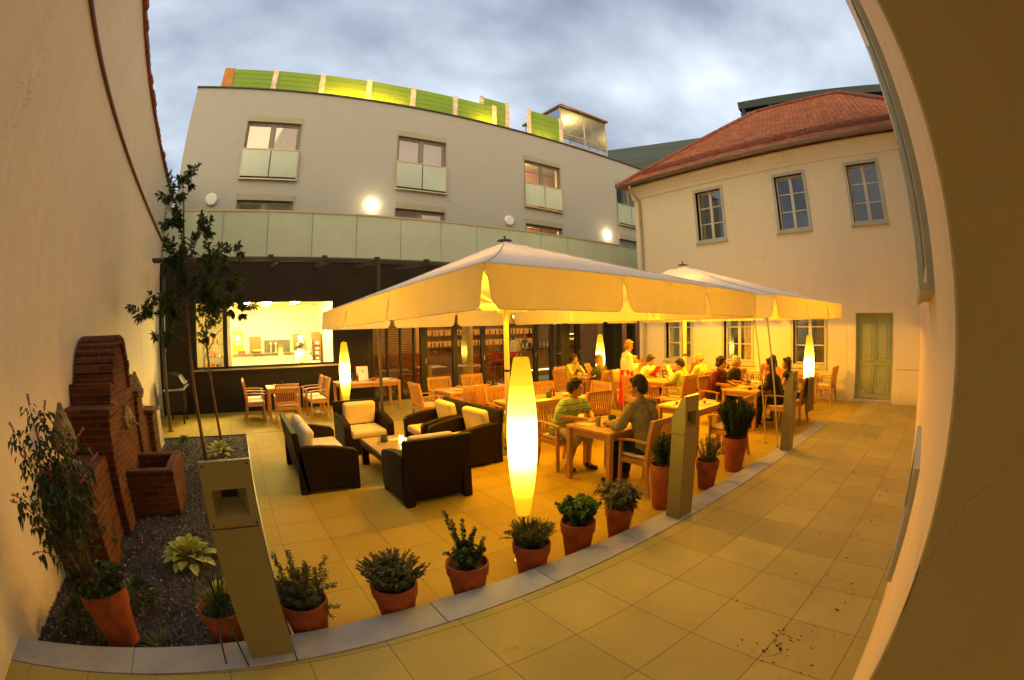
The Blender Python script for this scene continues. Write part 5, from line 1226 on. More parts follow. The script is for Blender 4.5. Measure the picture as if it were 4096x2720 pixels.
    for i,s in((0,-1),(1,1)):   # feet
        a=ft[i];b.cap(a,a+V((s*.02,.12,-.045)),.034,.028,10)
        w_=wr[i];d=(w_-el[i]).normalized();side=d.cross(V((0,0,1)))
        if side.length<.2: side=V((1,0,0))
        side.normalize();up=side.cross(d).normalized();b.cap(w_,w_+d*.045,.026,.030,10);b.cap(w_+d*.05+side*.016,w_+d*.075+side*.022,.020,.015);b.cap(w_+d*.05-side*.016,w_+d*.075-side*.022,.020,.015)
        for k,(o_,L) in enumerate(((-.030,.062),(-.010,.075),(.010,.080),(.030,.070))):
            r_=.0085 if c['vox']<.009 else .0105;q0=w_+d*.085+side*o_;dn=-up;q1=q0+(d+side*o_*2).normalized()*L*.5;q2=q1+(d*(1-c['curl'])+dn*c['curl']).normalized()*L*.5
            b.cap(q0,q1,r_,r_*.95,7);b.cap(q1,q2,r_*.95,r_*.8,7)
        tdir=(side*(-s)*.8+d*.6).normalized();t0=w_+d*.02+side*(-s)*.02;b.cap(t0,t0+tdir*.045,.013,.011,7);b.cap(t0+tdir*.045,t0+tdir*.045+d*.03,.011,.009,7)
    o=remesh(b,'person',M['skin'],None,c['vox']*.85);o.location=loc;o.rotation_euler=(0,0,rz);sc=c['sc'];o.scale=(sc,sc,sc);tag(o,label,'person')
    # clothes
    t_=MB();torso(t_,.022)
    for i in(0,1): arm(t_,i,.021,min(1,c['sleeve']*2),max(0,c['sleeve']*2-1)*.93)
    t_.cap(nb+V((0,-.012,.0)),nb+V((0,-.012,.022)),.062,.060,14);remesh(t_,'shirt',M[c['shirt']],o,c['vox'],4,fold=.010)
    t_=MB();
    for s in(-1,1): t_.cap(hip+V((s*.075,0,0)),hip.lerp(ws,.35)+V((s*.06,0,0)),.108,.10,12)
    legs(t_,.014,.18 if c['shorts'] else .93);remesh(t_,'trousers',M[c['pants']],o,c['vox'],4,fold=.008)
    for i in(0,1):
        s_=MB();a=ft[i];sg=-1 if i==0 else 1;s_.cap(a+V((0,-.02,-.035)),a+V((sg*.02,.13,-.045)),.042,.036,12);s_.cap(a+V((0,0,.01)),a+V((0,0,-.03)),.044,.044,12);remesh(s_,'shoe',M['black'],o,.012,2)
    if c['apron']:
        a=MB();n=26;rows=14
        for r in range(rows+1):
            z=1.06-(1.06-.22)*r/rows
            for k in range(n+1):
                an=-PI*1.25+PI*1.5*k/n+PI*.5;R_=.155+.05*r/rows+.008*math.sin(k*1.7+r*.2);a.v.append((R_*1.15*math.cos(an),R_*.92*math.sin(an)+.01,z))
        for r in range(rows):
            for k in range(n): q=r*(n+1)+k;a.f.append((q,q+1,q+n+2,q+n+1))
        ap=a.build('apron',M[c['apron']],o,smooth=True);sm=ap.modifiers.new('s','SOLIDIFY');sm.thickness=.006
    # eyes and hair
    for s in(-1,1): e=MB();e.ell(H(s*.030,.088,.012),(.010,.007,.006),8,6);e.build('eye',M['black'],o)
    e=MB();e.cap(H(-.019,.0945,-.060),H(.019,.0945,-.060),.0045,.0045,6);e.build('mouth',simple('lips_'+str(len(bpy.data.materials)),(.30,.08,.05),.5),o)
    if c['glasses']:
        e=MB()
        for s in(-1,1):
            e.tube([H(s*.032+.022*math.cos(a),.104,.012+.017*math.sin(a)) for a in [PI*k/6 for k in range(13)]],.0022,5);e.tube([H(s*.054,.104,.014),H(s*.078,.0,.012)],.0022,5)
        e.tube([H(-.01,.105,.016),H(.01,.105,.016)],.0022,5);e.build('glasses',M['black'],o)
    if not c['bald']:
        hm=MB();hm.ell(H(0,-.022,.038),(.083,.096,.098),18,12,Mh);hm.ell(H(0,-.055,-.005),(.074,.060,.080),14,10,Mh)
        for s in(-1,1): hm.ell(H(s*.066,-.02,.02),(.018,.045,.05),10,8,Mh)
        hm.ell(H(0,.045,.098),(.055,.045,.026),12,8,Mh)
        if c['hairlen']>0:
            L=c['hairlen']
            for k in range(9):
                a=-PI*.98+PI*.96*k/8;p=H(.068*math.cos(a),.068*math.sin(a)-.01,.0);hm.cap(p,p+V((math.cos(a)*.02,-.03+math.sin(a)*.01,-L)),.034,.020,8)
        rr=random.Random(len(label))
        for k in range(26):
            a=rr.uniform(0,6.3);b_=rr.uniform(.15,1.2);p=H(.084*math.cos(a)*math.sin(b_),-.022+.096*math.sin(a)*math.sin(b_),.04+.098*math.cos(b_))
            if (p-hd).y>.07 and (p-hd).z<.06: continue
            hm.ell(p,rr.uniform(.010,.018),6,5)
        ho=remesh(hm,'hair',M[c['hair']],o,.0095,1,fold=.007,fq=30)
    else:
        hm=MB()
        for s in(-1,1): hm.ell(H(s*.060,-.03,.0),(.022,.055,.045),10,8,Mh)
        hm.ell(H(0,-.075,.0),(.062,.032,.055),12,8,Mh);remesh(hm,'hair',M[c['hair']],o,.011,2)
    if c['hat']:
        a=MB();a.lathe([(.088,0),(.090,.05),(.085,.12),(.11,.20),(.10,.25),(.02,.26)],20);h=a.build('chef_hat',M['porc'],o,smooth=True);h.location=H(0,-.01,.055)
    return o
L=person
def W2L(loc,rz,p,sc=1):
    q=Vector(p)-Vector(loc);c_,s_=math.cos(-rz),math.sin(-rz);return ((q.x*c_-q.y*s_)/sc,(q.x*s_+q.y*c_)/sc,q.z/sc)
T=.757
L('man in striped green polo shirt and shorts leaning on the table with both forearms',(4.17,4.80,0),PI-.0,dict(lean=.21,shirt='polo',sleeve=.42,pants='khaki',shorts=True,vox=.008,yaw=.75,pitch=-.1,el=((-.27,.24,.80),(.27,.20,.80)),wr=((-.06,.52,.785),(.08,.47,.785)),knee=((-.14,.36,.50),(.12,.40,.54)),foot=((-.20,.30,.08),(.10,.22,.10)),curl=.4))
L('dark-haired man in loose taupe shirt seen from behind at the nearest table',(4.26,3.40,0),0,dict(lean=.11,shirt='taupe',sleeve=.85,pants='jeans',vox=.008,yaw=.35,pitch=-.15,sc=1.06,el=((-.26,.15,.78),(.26,.14,.78)),wr=((-.15,.42,.75),(.12,.42,.75)),curl=.55))
L('man with glasses and pale shirt resting his chin on his folded hands',(8.02,9.0,0),PI,dict(lean=.16,shirt='lightgreen',sleeve=.42,pants='khaki',yaw=.55,glasses=True,el=((-.22,.34,.78),(.20,.34,.78)),wr=((-.04,.30,1.00),(.04,.31,1.00)),curl=.9,sc=.98))
L('woman with long blond hair in dark green top holding an orange menu',(8.08,7.86,0),0,dict(lean=.10,shirt='darkgreen',sleeve=.35,pants='khaki',fem=True,hair='hairB',hairlen=.26,yaw=.2,el=((-.24,.14,.80),(.24,.12,.80)),wr=((-.14,.36,.84),(.12,.34,.84)),curl=.7,sc=.98))
wl=(7.72,6.75,0);L('waiter in cream shirt and long red apron writing an order',wl,R(-122),dict(seat=False,shirt='whiteshirt',sleeve=.97,pants='blackcloth',apron='apron',hair='hairB',pitch=-.25,yaw=-.05,sc=.965,lean=.03,el=((-.25,.05,1.08),(.25,.05,1.08)),wr=((-.08,.27,1.14),(.06,.26,1.16)),curl=.9))
L('older blond woman facing the camera, half hidden by the waiter',(8.35,7.18,0),PI+.3,dict(lean=.10,shirt='beige',hair='hairB',hairlen=.05,fem=True,yaw=.2,sc=.97))
L('dark-haired person in pale yellow top bending over a menu',(8.86,7.14,0),PI,dict(lean=.18,shirt='whiteshirt',sleeve=.5,pitch=-.4,yaw=.1,sc=.98,hairlen=.03))
L('brown-haired person in green checked shirt reading a menu',(8.34,5.66,0),0,dict(lean=.04,shirt='checked',sleeve=.45,pants='khaki',pitch=-.35,yaw=.3,sc=.95,el=((-.25,.12,.82),(.25,.12,.82)),wr=((-.13,.33,.90),(.13,.33,.90)),curl=.8))
L('balding grey-haired man in olive shirt',(9.12,5.62,0),0,dict(lean=.05,shirt='lightgreen',hair='hairG',bald=True,yaw=.35,sc=1.02,sleeve=.8))
L('man in dark red shirt leaning toward the crowded table',(8.33,4.78,0),PI,dict(lean=.13,shirt='darkred',sleeve=.5,yaw=.35,hairlen=.04,sc=1.03,pants='blackcloth'))
L('grey-haired man in black polo behind the man in dark red',(9.08,4.82,0),PI,dict(lean=.15,shirt='blackcloth',sleeve=.45,hair='hairG',yaw=.5,sc=1.0))
L('woman in orange top at the far end of the crowded table',(10.05,4.10,0),W_,dict(lean=.10,shirt='orangecl',sleeve=.6,hairlen=.12,fem=True,yaw=.3,sc=.98))
L('dark-haired woman in long black jacket with her back to the camera',(8.42,3.36,0),.1,dict(lean=.15,shirt='blackcloth',sleeve=.95,pants='blackcloth',hairlen=.18,fem=True,yaw=.3,sc=1.03))
L('dark-haired woman in black sleeveless top',(9.13,3.30,0),0,dict(lean=.12,shirt='blackcloth',sleeve=.02,hairlen=.08,fem=True,yaw=.45,sc=1.0,pants='floral'))
L('cook in white jacket and tall hat working behind the kitchen window',(1.93,14.1,0),R(-50),dict(seat=False,shirt='whiteshirt',sleeve=.97,pants='blackcloth',hat=True,pitch=-.3,sc=1.0,el=((-.25,.16,1.15),(.25,.16,1.15)),wr=((-.18,.46,1.18),(.12,.46,1.18)),vox=.014))
L('barman in dark shirt bending behind the bar',(11.55,15.9,0),PI+.5,dict(seat=False,shirt='blackcloth',sleeve=.5,pitch=-.5,lean=.08,vox=.014,el=((-.25,.12,1.12),(.25,.12,1.12)),wr=((-.1,.35,1.12),(.1,.35,1.12))))
L('bar waiter in white shirt standing in front of the bar',(10.2,14.7,0),R(-30),dict(seat=False,shirt='whiteshirt',sleeve=.97,vox=.014,apron='apron',el=((-.25,.08,1.12),(.25,.10,1.12)),wr=((-.1,.32,1.10),(.15,.34,1.08))))
# clothes over chairs
def drape(x,y,rz,m,label,name,w=.44,l=.52,z=.94):
    m_=MB();n=16;rows=26
    for r in range(rows+1):
        t_=r/rows*2-1
        for k in range(n+1):
            u=k/n-.5;dy=-.285+.045*math.copysign(min(1,abs(t_)*7),t_)+.02*math.sin(u*14+t_*3)*abs(t_);zz_=z-max(0,abs(t_)-.08)*l*(1 if t_<0 else .55)+.012*math.sin(u*9);m_.v.append((u*w*(1+.12*abs(t_))+.015*math.sin(t_*9+u*5),dy-.01,zz_))
    for r in range(rows):
        for k in range(n): q=r*(n+1)+k;m_.f.append((q,q+1,q+n+2,q+n+1))
    o=m_.build(name,M[m],None,smooth=True);o.location=(x,y,0);o.rotation_euler=(0,0,rz);s_=o.modifiers.new('s','SOLIDIFY');s_.thickness=.012;tag(o,label,'coat')
drape(8.22,7.80,N_,'beige','beige coat hung over the back of the long-haired woman\'s chair','coat',.34,.62)
drape(9.18,3.20,N_,'floral','brown patterned jacket hanging over the chair back beside the right glowing lamp','jacket',.42,.75)
# ---------------------------------------------------------------- things on the tables
TZ=.742
def put(mb,name,m,loc,label,cat,group=None,smooth=True,rz=0):
    o=mb.build(name,m,None,smooth=smooth,loc=loc);o.rotation_euler=(0,0,rz);return tag(o,label,cat,group)
def glass_(x,y,kind,label,group=None,fill=None):
    m_=MB()
    if kind=='wine': pf=[(.033,0),(.032,.003),(.004,.008),(.004,.085),(.022,.105),(.036,.14),(.034,.175),(.029,.20)]
    else: pf=[(.027,0),(.030,.02),(.037,.13),(.038,.15)]
    m_.lathe(pf,18,cap=False);m_.lathe([(pf[0][0],.0005),(pf[0][0]*.3,.004)],18);o=put(m_,'wine_glass' if kind=='wine' else 'tumbler',M['tumbler'],(x,y,TZ),label,'glass',group)
    if fill: f=MB();f.lathe([(.026,.004),(.030,.03),(.0345,.115)],16);f.build('drink',M[fill],o,smooth=True)
    return o
def plate(x,y,label,group=None,r=.11):
    m_=MB();m_.lathe([(r*.55,0),(r*.6,.004),(r,.018),(r*.99,.021),(r*.6,.008),(.01,.006)],24);put(m_,'plate',M['porc'],(x,y,TZ),label,'plate',group)
def lantern(x,y,label):
    m_=MB();m_.lathe([(.045,0),(.052,.005),(.055,.09),(.052,.095),(.048,.09),(.044,.01)],18);put(m_,'candle_pot',simple('green_glazed_'+str(int(x*10)),(.06,.08,.05),.4),(x,y,TZ),label,'candle pot','candle pots on the tables')
def mills(x,y,label):
    rt=thing('cruet_set',label,'cruet',(x,y,TZ));m_=MB();m_.box(-.07,.07,-.03,.03,0,.012);m_.box(-.07,-.06,-.03,.03,.012,.06);m_.build('tray',M['black'],rt)
    for s in(-1,1): m_=MB();m_.lathe([(.018,.013),(.02,.03),(.013,.06),(.016,.08),(.016,.10),(.006,.12),(.010,.128),(.003,.14)],12,(s*.035,0,0));m_.build('mill',M['darkred'] if s>0 else M['black'],rt,smooth=True)
def napkin(x,y,label,m='orangec',rz=0):
    m_=MB();m_.tube([(-.07,0,.022),(-.03,0,.028),(.03,0,.026),(.07,0,.022)],[.018,.024,.024,.018],10);put(m_,'rolled_napkin',M[m],(x,y,TZ),label,'napkin',None,True,rz)
def sheetobj(x,y,w,d,label,name='place_mat',m='paper',rz=0):
    m_=MB();m_.box(-w/2,w/2,-d/2,d/2,0,.003);put(m_,name,M[m],(x,y,TZ),label,'table mat',None,False,rz)
# near table
glass_(4.07,4.02,'t','tall glass of milky lemonade in front of the man in polo',fill='cushion')
lantern(4.33,4.02,'dark green candle pot on the table between the two men')
sheetobj(4.10,4.22,.30,.22,'printed paper mat under the forearms of the man in polo',rz=.1)
plate(4.18,3.82,'white plate with leftovers on the nearest table',r=.09);glass_(4.40,3.84,'t','half empty tumbler in front of the man in taupe');m_=MB();m_.lathe([(.03,0),(.045,.04),(.046,.045)],16);put(m_,'sauce_cup',M['darkred'],(4.22,3.98,TZ),'small red and white sauce cup near the candle pot','cup')
m_=MB();m_.ell((0,0,.03),(.07,.04,.035),12,8);put(m_,'bread_roll',M['teaktop'],(4.27,3.90,TZ),'bread roll on the nearest table','bread')
# table 2
for x,y,l in((6.03,4.17,'rolled orange napkin on the left side of the laid table by the bollard'),(6.36,3.84,'rolled orange napkin on the right side of the laid table by the bollard')): napkin(x,y,l,rz=.5);sheetobj(x,y,.30,.2,'pale mat beneath the '+l.replace(' of the laid table by the bollard','')+' by the bollard',rz=0)
m_=MB();m_.box(-.13,.13,-.005,.005,-.40,0);m_.box(-.13,.13,-.62,.005,0,.004)
put(m_,'table_runner',M['orangec'],(6.42,4.42,TZ+.0),'orange table runner hanging over the far edge of the laid table by the bollard','table runner',None,False,PI)
mills(6.22,4.15,'salt and pepper set on the laid table by the bollard')
# mid table
lantern(5.12,6.30,'dark green candle pot on the table behind the tall glowing lamp');mills(5.30,6.42,'salt and pepper set beside the dark candle pot behind the glowing lamp');plate(5.60,6.35,'white plate at the right end of the table behind the glowing lamp');napkin(5.42,6.15,'rolled orange napkin on the table behind the glowing lamp');sheetobj(4.85,6.10,.34,.24,'pale mat on the table behind the glowing lamp')
# left-mid
plate(4.35,8.30,'white plate on the rear laid table, left');plate(4.98,8.55,'white plate on the rear laid table, right');napkin(4.50,8.55,'orange napkin near the glass side of the rear laid table');napkin(4.62,8.22,'red napkin near the camera side of the rear laid table','darkred');lantern(5.22,8.45,'dark candle pot on the rear laid table');mills(5.38,8.5,'salt and pepper set on the rear laid table')
m_=MB();m_.box(-.13,.13,-.62,.0,0,.004);m_.box(-.13,.13,-.004,.004,-.34,0);put(m_,'table_runner',M['orangec'],(4.70,7.97,TZ),'orange table runner hanging off the camera side of the rear laid table','table runner',None,False,PI)
# couple
plate(8.2,8.55,'white plate in front of the man with glasses',r=.13);glass_(8.32,8.62,'t','tumbler beside the plate of the man with glasses');m_=MB();m_.lathe([(.04,0),(.045,.03),(.05,.07)],16);put(m_,'bowl',M['porc'],(8.02,8.62,TZ),'small white bowl in front of the man with glasses','bowl')
m_=MB();m_.box(-.12,.12,-.16,.16,-.004,.004);o=put(m_,'menu_card',M['orangec'],(8.0,8.22,.93),'orange menu held open by the long-haired woman','menu',None,False);o.rotation_euler=(R(55),0,.2)
# waiter table
for x,y in((8.45,6.30),(8.62,6.42),(8.9,6.55),(9.1,6.3)): glass_(x,y,'wine','tall wine glass on the long table beside the waiter','wine glasses beside the waiter')
lantern(8.98,6.60,'dark candle pot on the long table beside the waiter');plate(8.7,6.15,'white plate on the long table beside the waiter, left');plate(9.35,6.2,'white plate on the long table beside the waiter, right');napkin(8.95,6.12,'rolled orange napkin on the long table beside the waiter')
m_=MB();m_.box(-.115,.115,-.15,.15,-.005,.005);o=put(m_,'menu_card',M['paper'],(8.40,6.02,.98),'pale menu held by the person in checked shirt','menu',None,False);o.rotation_euler=(R(62),0,.25)
m_=MB();m_.box(-.11,.11,-.15,.15,-.005,.005);o=put(m_,'menu_card',M['redbook'],(8.80,6.74,.90),'dark red menu in front of the dark-haired person in pale top','menu',None,False);o.rotation_euler=(R(-50),0,0)
m_=MB();m_.box(-.05,.05,-.07,.07,-.004,.004);o=put(m_,'order_pad',M['paper'],(8.02,6.90,1.15),'small order pad held by the waiter','notepad',None,False,R(-60))
# group table
for i,(x,y) in enumerate(((8.62,4.10),(8.74,4.02),(8.90,4.15),(9.05,3.95),(9.2,4.18),(9.35,4.02),(8.82,3.84),(9.12,4.28))): glass_(x,y,'wine' if i%3 else 't','glass among the cluster on the crowded table','glasses on the crowded table')
plate(8.45,4.12,'white plate with food in front of the man in dark red');plate(8.95,3.85,'white plate on the crowded table near the women');plate(9.3,4.22,'white plate at the far end of the crowded table');lantern(8.80,4.22,'dark candle pot between the glasses of the crowded table')
m_=MB();[m_.ell((random.uniform(-.06,.06),random.uniform(-.05,.05),.03+random.uniform(0,.02)),.03,8,6) for _ in range(9)];put(m_,'food',M['orangec'],(8.62,4.2,TZ),'heap of bread on the crowded table','food');m_=MB();[m_.ell((random.uniform(-.05,.05),random.uniform(-.04,.04),.015),.02,8,6) for _ in range(7)];put(m_,'food',M['darkred'],(8.22,3.90,TZ),'dark red leftovers at the near corner of the crowded table','food')
mills(11.1,8.05,'salt and pepper set on the small table at the first wall window');mills(11.85,6.35,'salt and pepper set on the small table at the middle wall window');mills(1.05,11.15,'twin pepper mills in a dark pot on the table under the kitchen window')
# coffee table
lantern(2.02,6.22,'small ridged candle pot on the coffee table') ;bpy.data.objects[[o.name for o in bpy.data.objects if o.get('label')=='small ridged candle pot on the coffee table'][0]].location.z=.397
m_=MB();m_.box(-.08,.08,-.05,.05,0,.004);o=put(m_,'paper_card',M['paper'],(2.2,6.28,.397),'small white card on the coffee table','card',None,False,.4);m_=MB();m_.box(-.10,.10,-.05,.05,0,.004);o=put(m_,'magazine',M['paper'],(2.24,5.98,.397),'white folded leaflet on the coffee table','leaflet',None,False,.9)
# serving table
rt=thing('menu_stand','red-backed white menu board standing on the serving table','menu board',(3.18,11.28,TZ),R(-8));m_=MB();m_.box(-.15,.15,-.01,.0,0,.36,Matrix.Rotation(R(-12),4,'X'));m_.build('panel',M['porc'],rt);m_=MB();m_.box(-.17,.15,.002,.012,0,.37,Matrix.Rotation(R(-12),4,'X'));m_.build('cover',M['apron'],rt)
m_=MB();Tt=Matrix.Rotation(R(-12),4,'X');m_.box(-.02,.02,-.013,-.011,.21,.25,Tt@Matrix.Translation((0,0,.0)));m_.build('emblem',M['orangecl'],rt)
for i,(x,y) in enumerate(((2.85,11.4),(2.92,11.3),(2.98,11.42),(3.05,11.3))): m_=MB();m_.lathe([(.022,0),(.024,.01),(.024,.11),(.009,.15),(.009,.19)],12);put(m_,'bottle',M['darkgreen'],(x,y,TZ),'small dark bottle left of the menu board on the serving table','bottle','bottles on the serving table')
for i in range(6): m_=MB();m_.box(-.11,.11,-.07,.07,0,.006);put(m_,'folded_napkin',M['paper'],(3.72,11.15,TZ+.0065*i),'white napkin in the stack at the right end of the serving table','napkin','stacked napkins on the serving table',False,.1*math.sin(i*3))
m_=MB();m_.lathe([(.06,0),(.09,.05),(.092,.055)],20);put(m_,'bread_basket',M['teak'],(3.45,11.2,TZ),'low round bread basket on the serving table','basket')
m_=MB();m_.box(-.10,.10,-.08,.08,0,.05);put(m_,'cutlery_box',M['teaktop'],(2.72,11.2,TZ),'wooden cutlery box behind the rear glowing lamp','box',None,False)
# ---------------------------------------------------------------- kitchen interior
kt=brickm('white_wall_tiles',(.72,.66,.55),(.74,.68,.57),(.5,.45,.36),.2,.2,.003,.001)
m_=MB();m_.box(-.2,1.95,14.4,15.2,0,1.38);o=m_.build('kitchen_counter',kt);tag(o,'white tiled counter inside the bright kitchen','counter')
m_=MB();m_.box(-.2,2.0,14.35,15.25,1.382,1.41);o.name='kitchen_counter';m_.build('worktop',M['steel'],o)
def kb(x0,x1,y0,y1,z0,z1,m,name,label,cat): 
    m_=MB();m_.box(x0,x1,y0,y1,z0,z1);o=m_.build(name,m,None,bevel=.01);return tag(o,label,cat)
orm=simple('orange_cabinet',(.65,.30,.03),.5)
o=kb(-.20,.16,15.3,15.4,1.42,2.10,orm,'notice_board','orange board with round white plates on the kitchen wall','board')
m_=MB()
for x,z in((-.1,1.98),(.02,1.98),(-.06,1.88),(.05,1.88),(-.03,1.74),(.08,1.74)): m_.tube([(x-.02,15.28,z-.04),(x-.02,15.299,z-.04)],.05,16)
m_.build('disc',M['porc'],o)
rt=thing('wall_clock','round white clock on the kitchen wall','clock',(-.08,16.96,2.40));m_=MB();m_.tube([(0,-.02,0),(0,0,0)],.16,28);m_.build('dial',M['porc'],rt);m_=MB();m_.tube([(.165*math.cos(a),-.02,.165*math.sin(a)) for a in [2*PI*k/32 for k in range(33)]],.012,6);m_.build('rim',M['steel'],rt);m_=MB();m_.bar((0,-.025,0),(.06,-.025,.07),.01,.004);m_.bar((0,-.025,0),(-.02,-.025,.11),.008,.004);m_.build('hand',M['black'],rt)
brn=simple('brown_appliance',(.16,.08,.03),.5);gry=simple('dark_steel_appliance',(.12,.11,.08),.4,.5)
kb(.36,.76,14.7,15.1,1.412,1.92,brn,'oven','brown oven box on the kitchen counter','oven');kb(.86,1.7,14.5,15.1,1.412,1.80,gry,'microwave','dark steel hood cabinet on the kitchen counter','appliance')
m_=MB();m_.lathe([(.05,0),(.12,.05),(.14,.10),(.13,.10),(.1,.06),(.02,.02)],20);put(m_,'mixing_bowl',simple('yellow_bowl',(.8,.5,.02),.4),(.60,14.55,1.412),'yellow mixing bowl on the kitchen counter','bowl')
kb(-.02,.22,14.45,14.7,1.412,1.50,simple('red_crate',(.6,.08,.03),.5),'crate','red crate on the kitchen counter','crate')
for i,x in enumerate((1.06,1.22)): m_=MB();m_.lathe([(.03,0),(.035,.12),(.02,.2),(.04,.26),(.02,.30)],14);put(m_,'pepper_mill',M['steel'],(x,14.47,1.412),'steel mill standing before the dark kitchen cabinet','pepper mill','mills on the kitchen counter')
for i,(x,w_,h,mm) in enumerate(((2.12,.32,1.95,gry),(2.5,.22,1.75,M['steel']),(2.78,.25,2.0,brn))):
    rt=thing('kitchen_shelf',['dark oven tower behind the cook','steel rack of dishes right of the cook','brown cupboard at the right kitchen wall'][i],'shelf',(x,15.6,0));m_=MB();m_.box(-w_/2,w_/2,0,.5,0,h);m_.build('cabinet',mm,rt)
    for k in range(5): m_=MB();m_.box(-w_/2+.02,w_/2-.02,-.10,-.005,h*.45+k*.17,h*.45+k*.17+.02);m_.build('shelf',M['steel'],rt);m_=MB();m_.lathe([(.05,0),(.07,.05+.02*(k%3))],12,(.0,-.06,h*.45+k*.17+.021));m_.build('dish',M['porc'],rt)
m_=MB();m_.box(-1.2,3.0,12.62,13.15,.98,1.03);o=m_.build('preparation_table',M['steel']);tag(o,'steel worktop along the inside of the kitchen window','table')
kb(.92,1.25,12.72,12.95,1.032,1.17,simple('cardboard',(.5,.30,.10),.8),'cardboard_box','cardboard box on the worktop inside the kitchen window','box')
for i,x in enumerate((-.12,.10)): m_=MB();m_.lathe([(.05,0),(.085,.11)],16,cap=True);put(m_,'plastic_cup',simple('lilac_%d'%i,(.45,.38,.55),.5),(x,12.85,1.032),'lilac bowl low in the kitchen window','bowl','lilac bowls in the kitchen window')
m_=MB();m_.lathe([(.03,0),(.032,.12),(.012,.17),(.012,.19)],12);put(m_,'squeeze_bottle',M['porc'],(1.78,12.8,1.032),'white squeeze bottle inside the kitchen window','bottle')
kb(2.1,2.35,12.7,12.9,1.032,1.20,emis('warm_heat_lamp',(1,.75,.3),2.0),'heat_lamp_box','glowing food warmer in front of the cook','food warmer')
random.seed(5)
rt=thing('storage_rack','cluttered shelf of bags and utensils behind the left kitchen pane','rack',(-.78,15,0));m_=MB()
for z in(.9,1.3,1.7,2.1): m_.box(-.45,.35,-.2,.2,z,z+.02)
for x in(-.44,.34): m_.box(x,x+.02,-.2,.2,0,2.3)
m_.build('frame',M['steel'],rt)
for k in range(26):
    m_=MB();x=random.uniform(-.4,.3);z=random.choice((.92,1.32,1.72));s_=random.uniform(.04,.09);m_.box(x-s_/2,x+s_/2,-.15,.05,z,z+random.uniform(.06,.22));m_.build('item',random.choice([M['porc'],M['apron'],M['orangec'],M['black'],M['steel'],M['beige']]),rt,bevel=.008)
km=emis('kitchen_tube_light',(1,.72,.24),110)
for i,(x,y) in enumerate(((.3,14.2),(.9,13.4),(1.0,15.4),(1.9,14.6),(2.2,13.3),(-.8,14.0))):
    m_=MB();m_.box(x-.10,x+.10,y-.55,y+.55,2.93,2.985);o=m_.build('ceiling_light',km);tag(o,'bright tube light on the kitchen ceiling','ceiling light','tube lights on the kitchen ceiling')
# ---------------------------------------------------------------- restaurant interior
m_=MB();m_.box(10.6,14.2,15.1,15.6,0,1.08);o=m_.build('bar_counter',simple('bar_front',(.30,.16,.07),.5));tag(o,'long brown bar counter behind the glass front','bar');m_=MB();m_.box(10.5,14.3,15.0,15.7,1.082,1.12);m_.build('countertop',M['black'],o);m_=MB();m_.box(10.6,14.2,15.06,15.095,.20,.235);m_.build('light_strip',emis('bar_strip',(1,.9,.4),2.5),o)
random.seed(8)
for k in range(22):
    m_=MB();m_.lathe([(.03,0),(.034,.12)] if k%2 else [(.032,0),(.032,.14),(.012,.2),(.012,.25)],10);put(m_,'bar_glass',M['tumbler'] if k%2 else M['porc'],(10.8+k*.09,15.2+random.uniform(-.1,.1),1.122),'glass or bottle in the row along the bar counter','glass','glasses along the bar counter')
rt=thing('back_bar','glowing orange shelves of bottles on the back wall of the bar','shelf',(0,18.6,0))
for j,z in enumerate((1.15,1.65,2.15)):
    m_=MB();m_.box(8.2,14.5,-.15,.25,z,z+.03);m_.build('shelf',brn,rt);m_=MB();m_.box(8.2,14.5,.22,.25,z+.04,z+.28);m_.build('light_panel',emis('orange_backlight',(1,.30,.03),.35),rt)
    for k in range(30): m_=MB();m_.lathe([(.035,0),(.035,.16),(.013,.22),(.013,.27)],8,(8.3+k*.2+random.uniform(-.05,.05),0,z+.03));m_.build('bottle',random.choice([M['darkgreen'],M['tumbler'],brn,M['blackcloth'],M['darkred'],M['jeans']]),rt)
rt=thing('display_case','lit glass cake display on the right part of the bar','display case',(13.55,15.35,1.12));m_=MB();m_.box(-.5,.5,-.2,.2,.0,.55);m_.build('glass_box',M['tumbler'],rt)
for z in(.05,.27): m_=MB();m_.box(-.46,.46,-.18,.18,z,z+.012);m_.build('shelf',M['porc'],rt);m_=MB();[m_.ell((-.36+.18*k,-.02,z+.045),(.06,.06,.035),8,6) for k in range(5)];each(m_,'cake',simple('cakes_%d'%int(z*100),(.8,.45,.1),.7),rt)
m_=MB();m_.box(-.48,.48,-.19,.19,.53,.545);m_.build('light_strip',emis('case_light',(1,.8,.35),4),rt)
m_=MB();m_.tube([(8.05,14.5,0),(8.05,14.5,3.1)],.19,24);tag(m_.build('pillar',M['linen'],None,smooth=False),'round cream pillar inside the restaurant','column')
m_=MB();m_.box(0,2.6,0,.55,0,.45);m_.box(0,2.6,.45,.62,.45,1.15);o=m_.build('bench_seat',simple('red_upholstery',(.32,.06,.02),.8),None,bevel=.04,loc=(4.2,14.9,0));tag(o,'long red upholstered bench behind the blind','bench')
m_=MB();m_.box(0,1.8,0,.55,0,.45);m_.box(0,1.8,.45,.62,.45,.95);o=m_.build('bench_seat',simple('brown_upholstery',(.22,.05,.02),.8),None,bevel=.04,loc=(8.6,15.2,0));tag(o,'short brown upholstered bench left of the bar','bench')
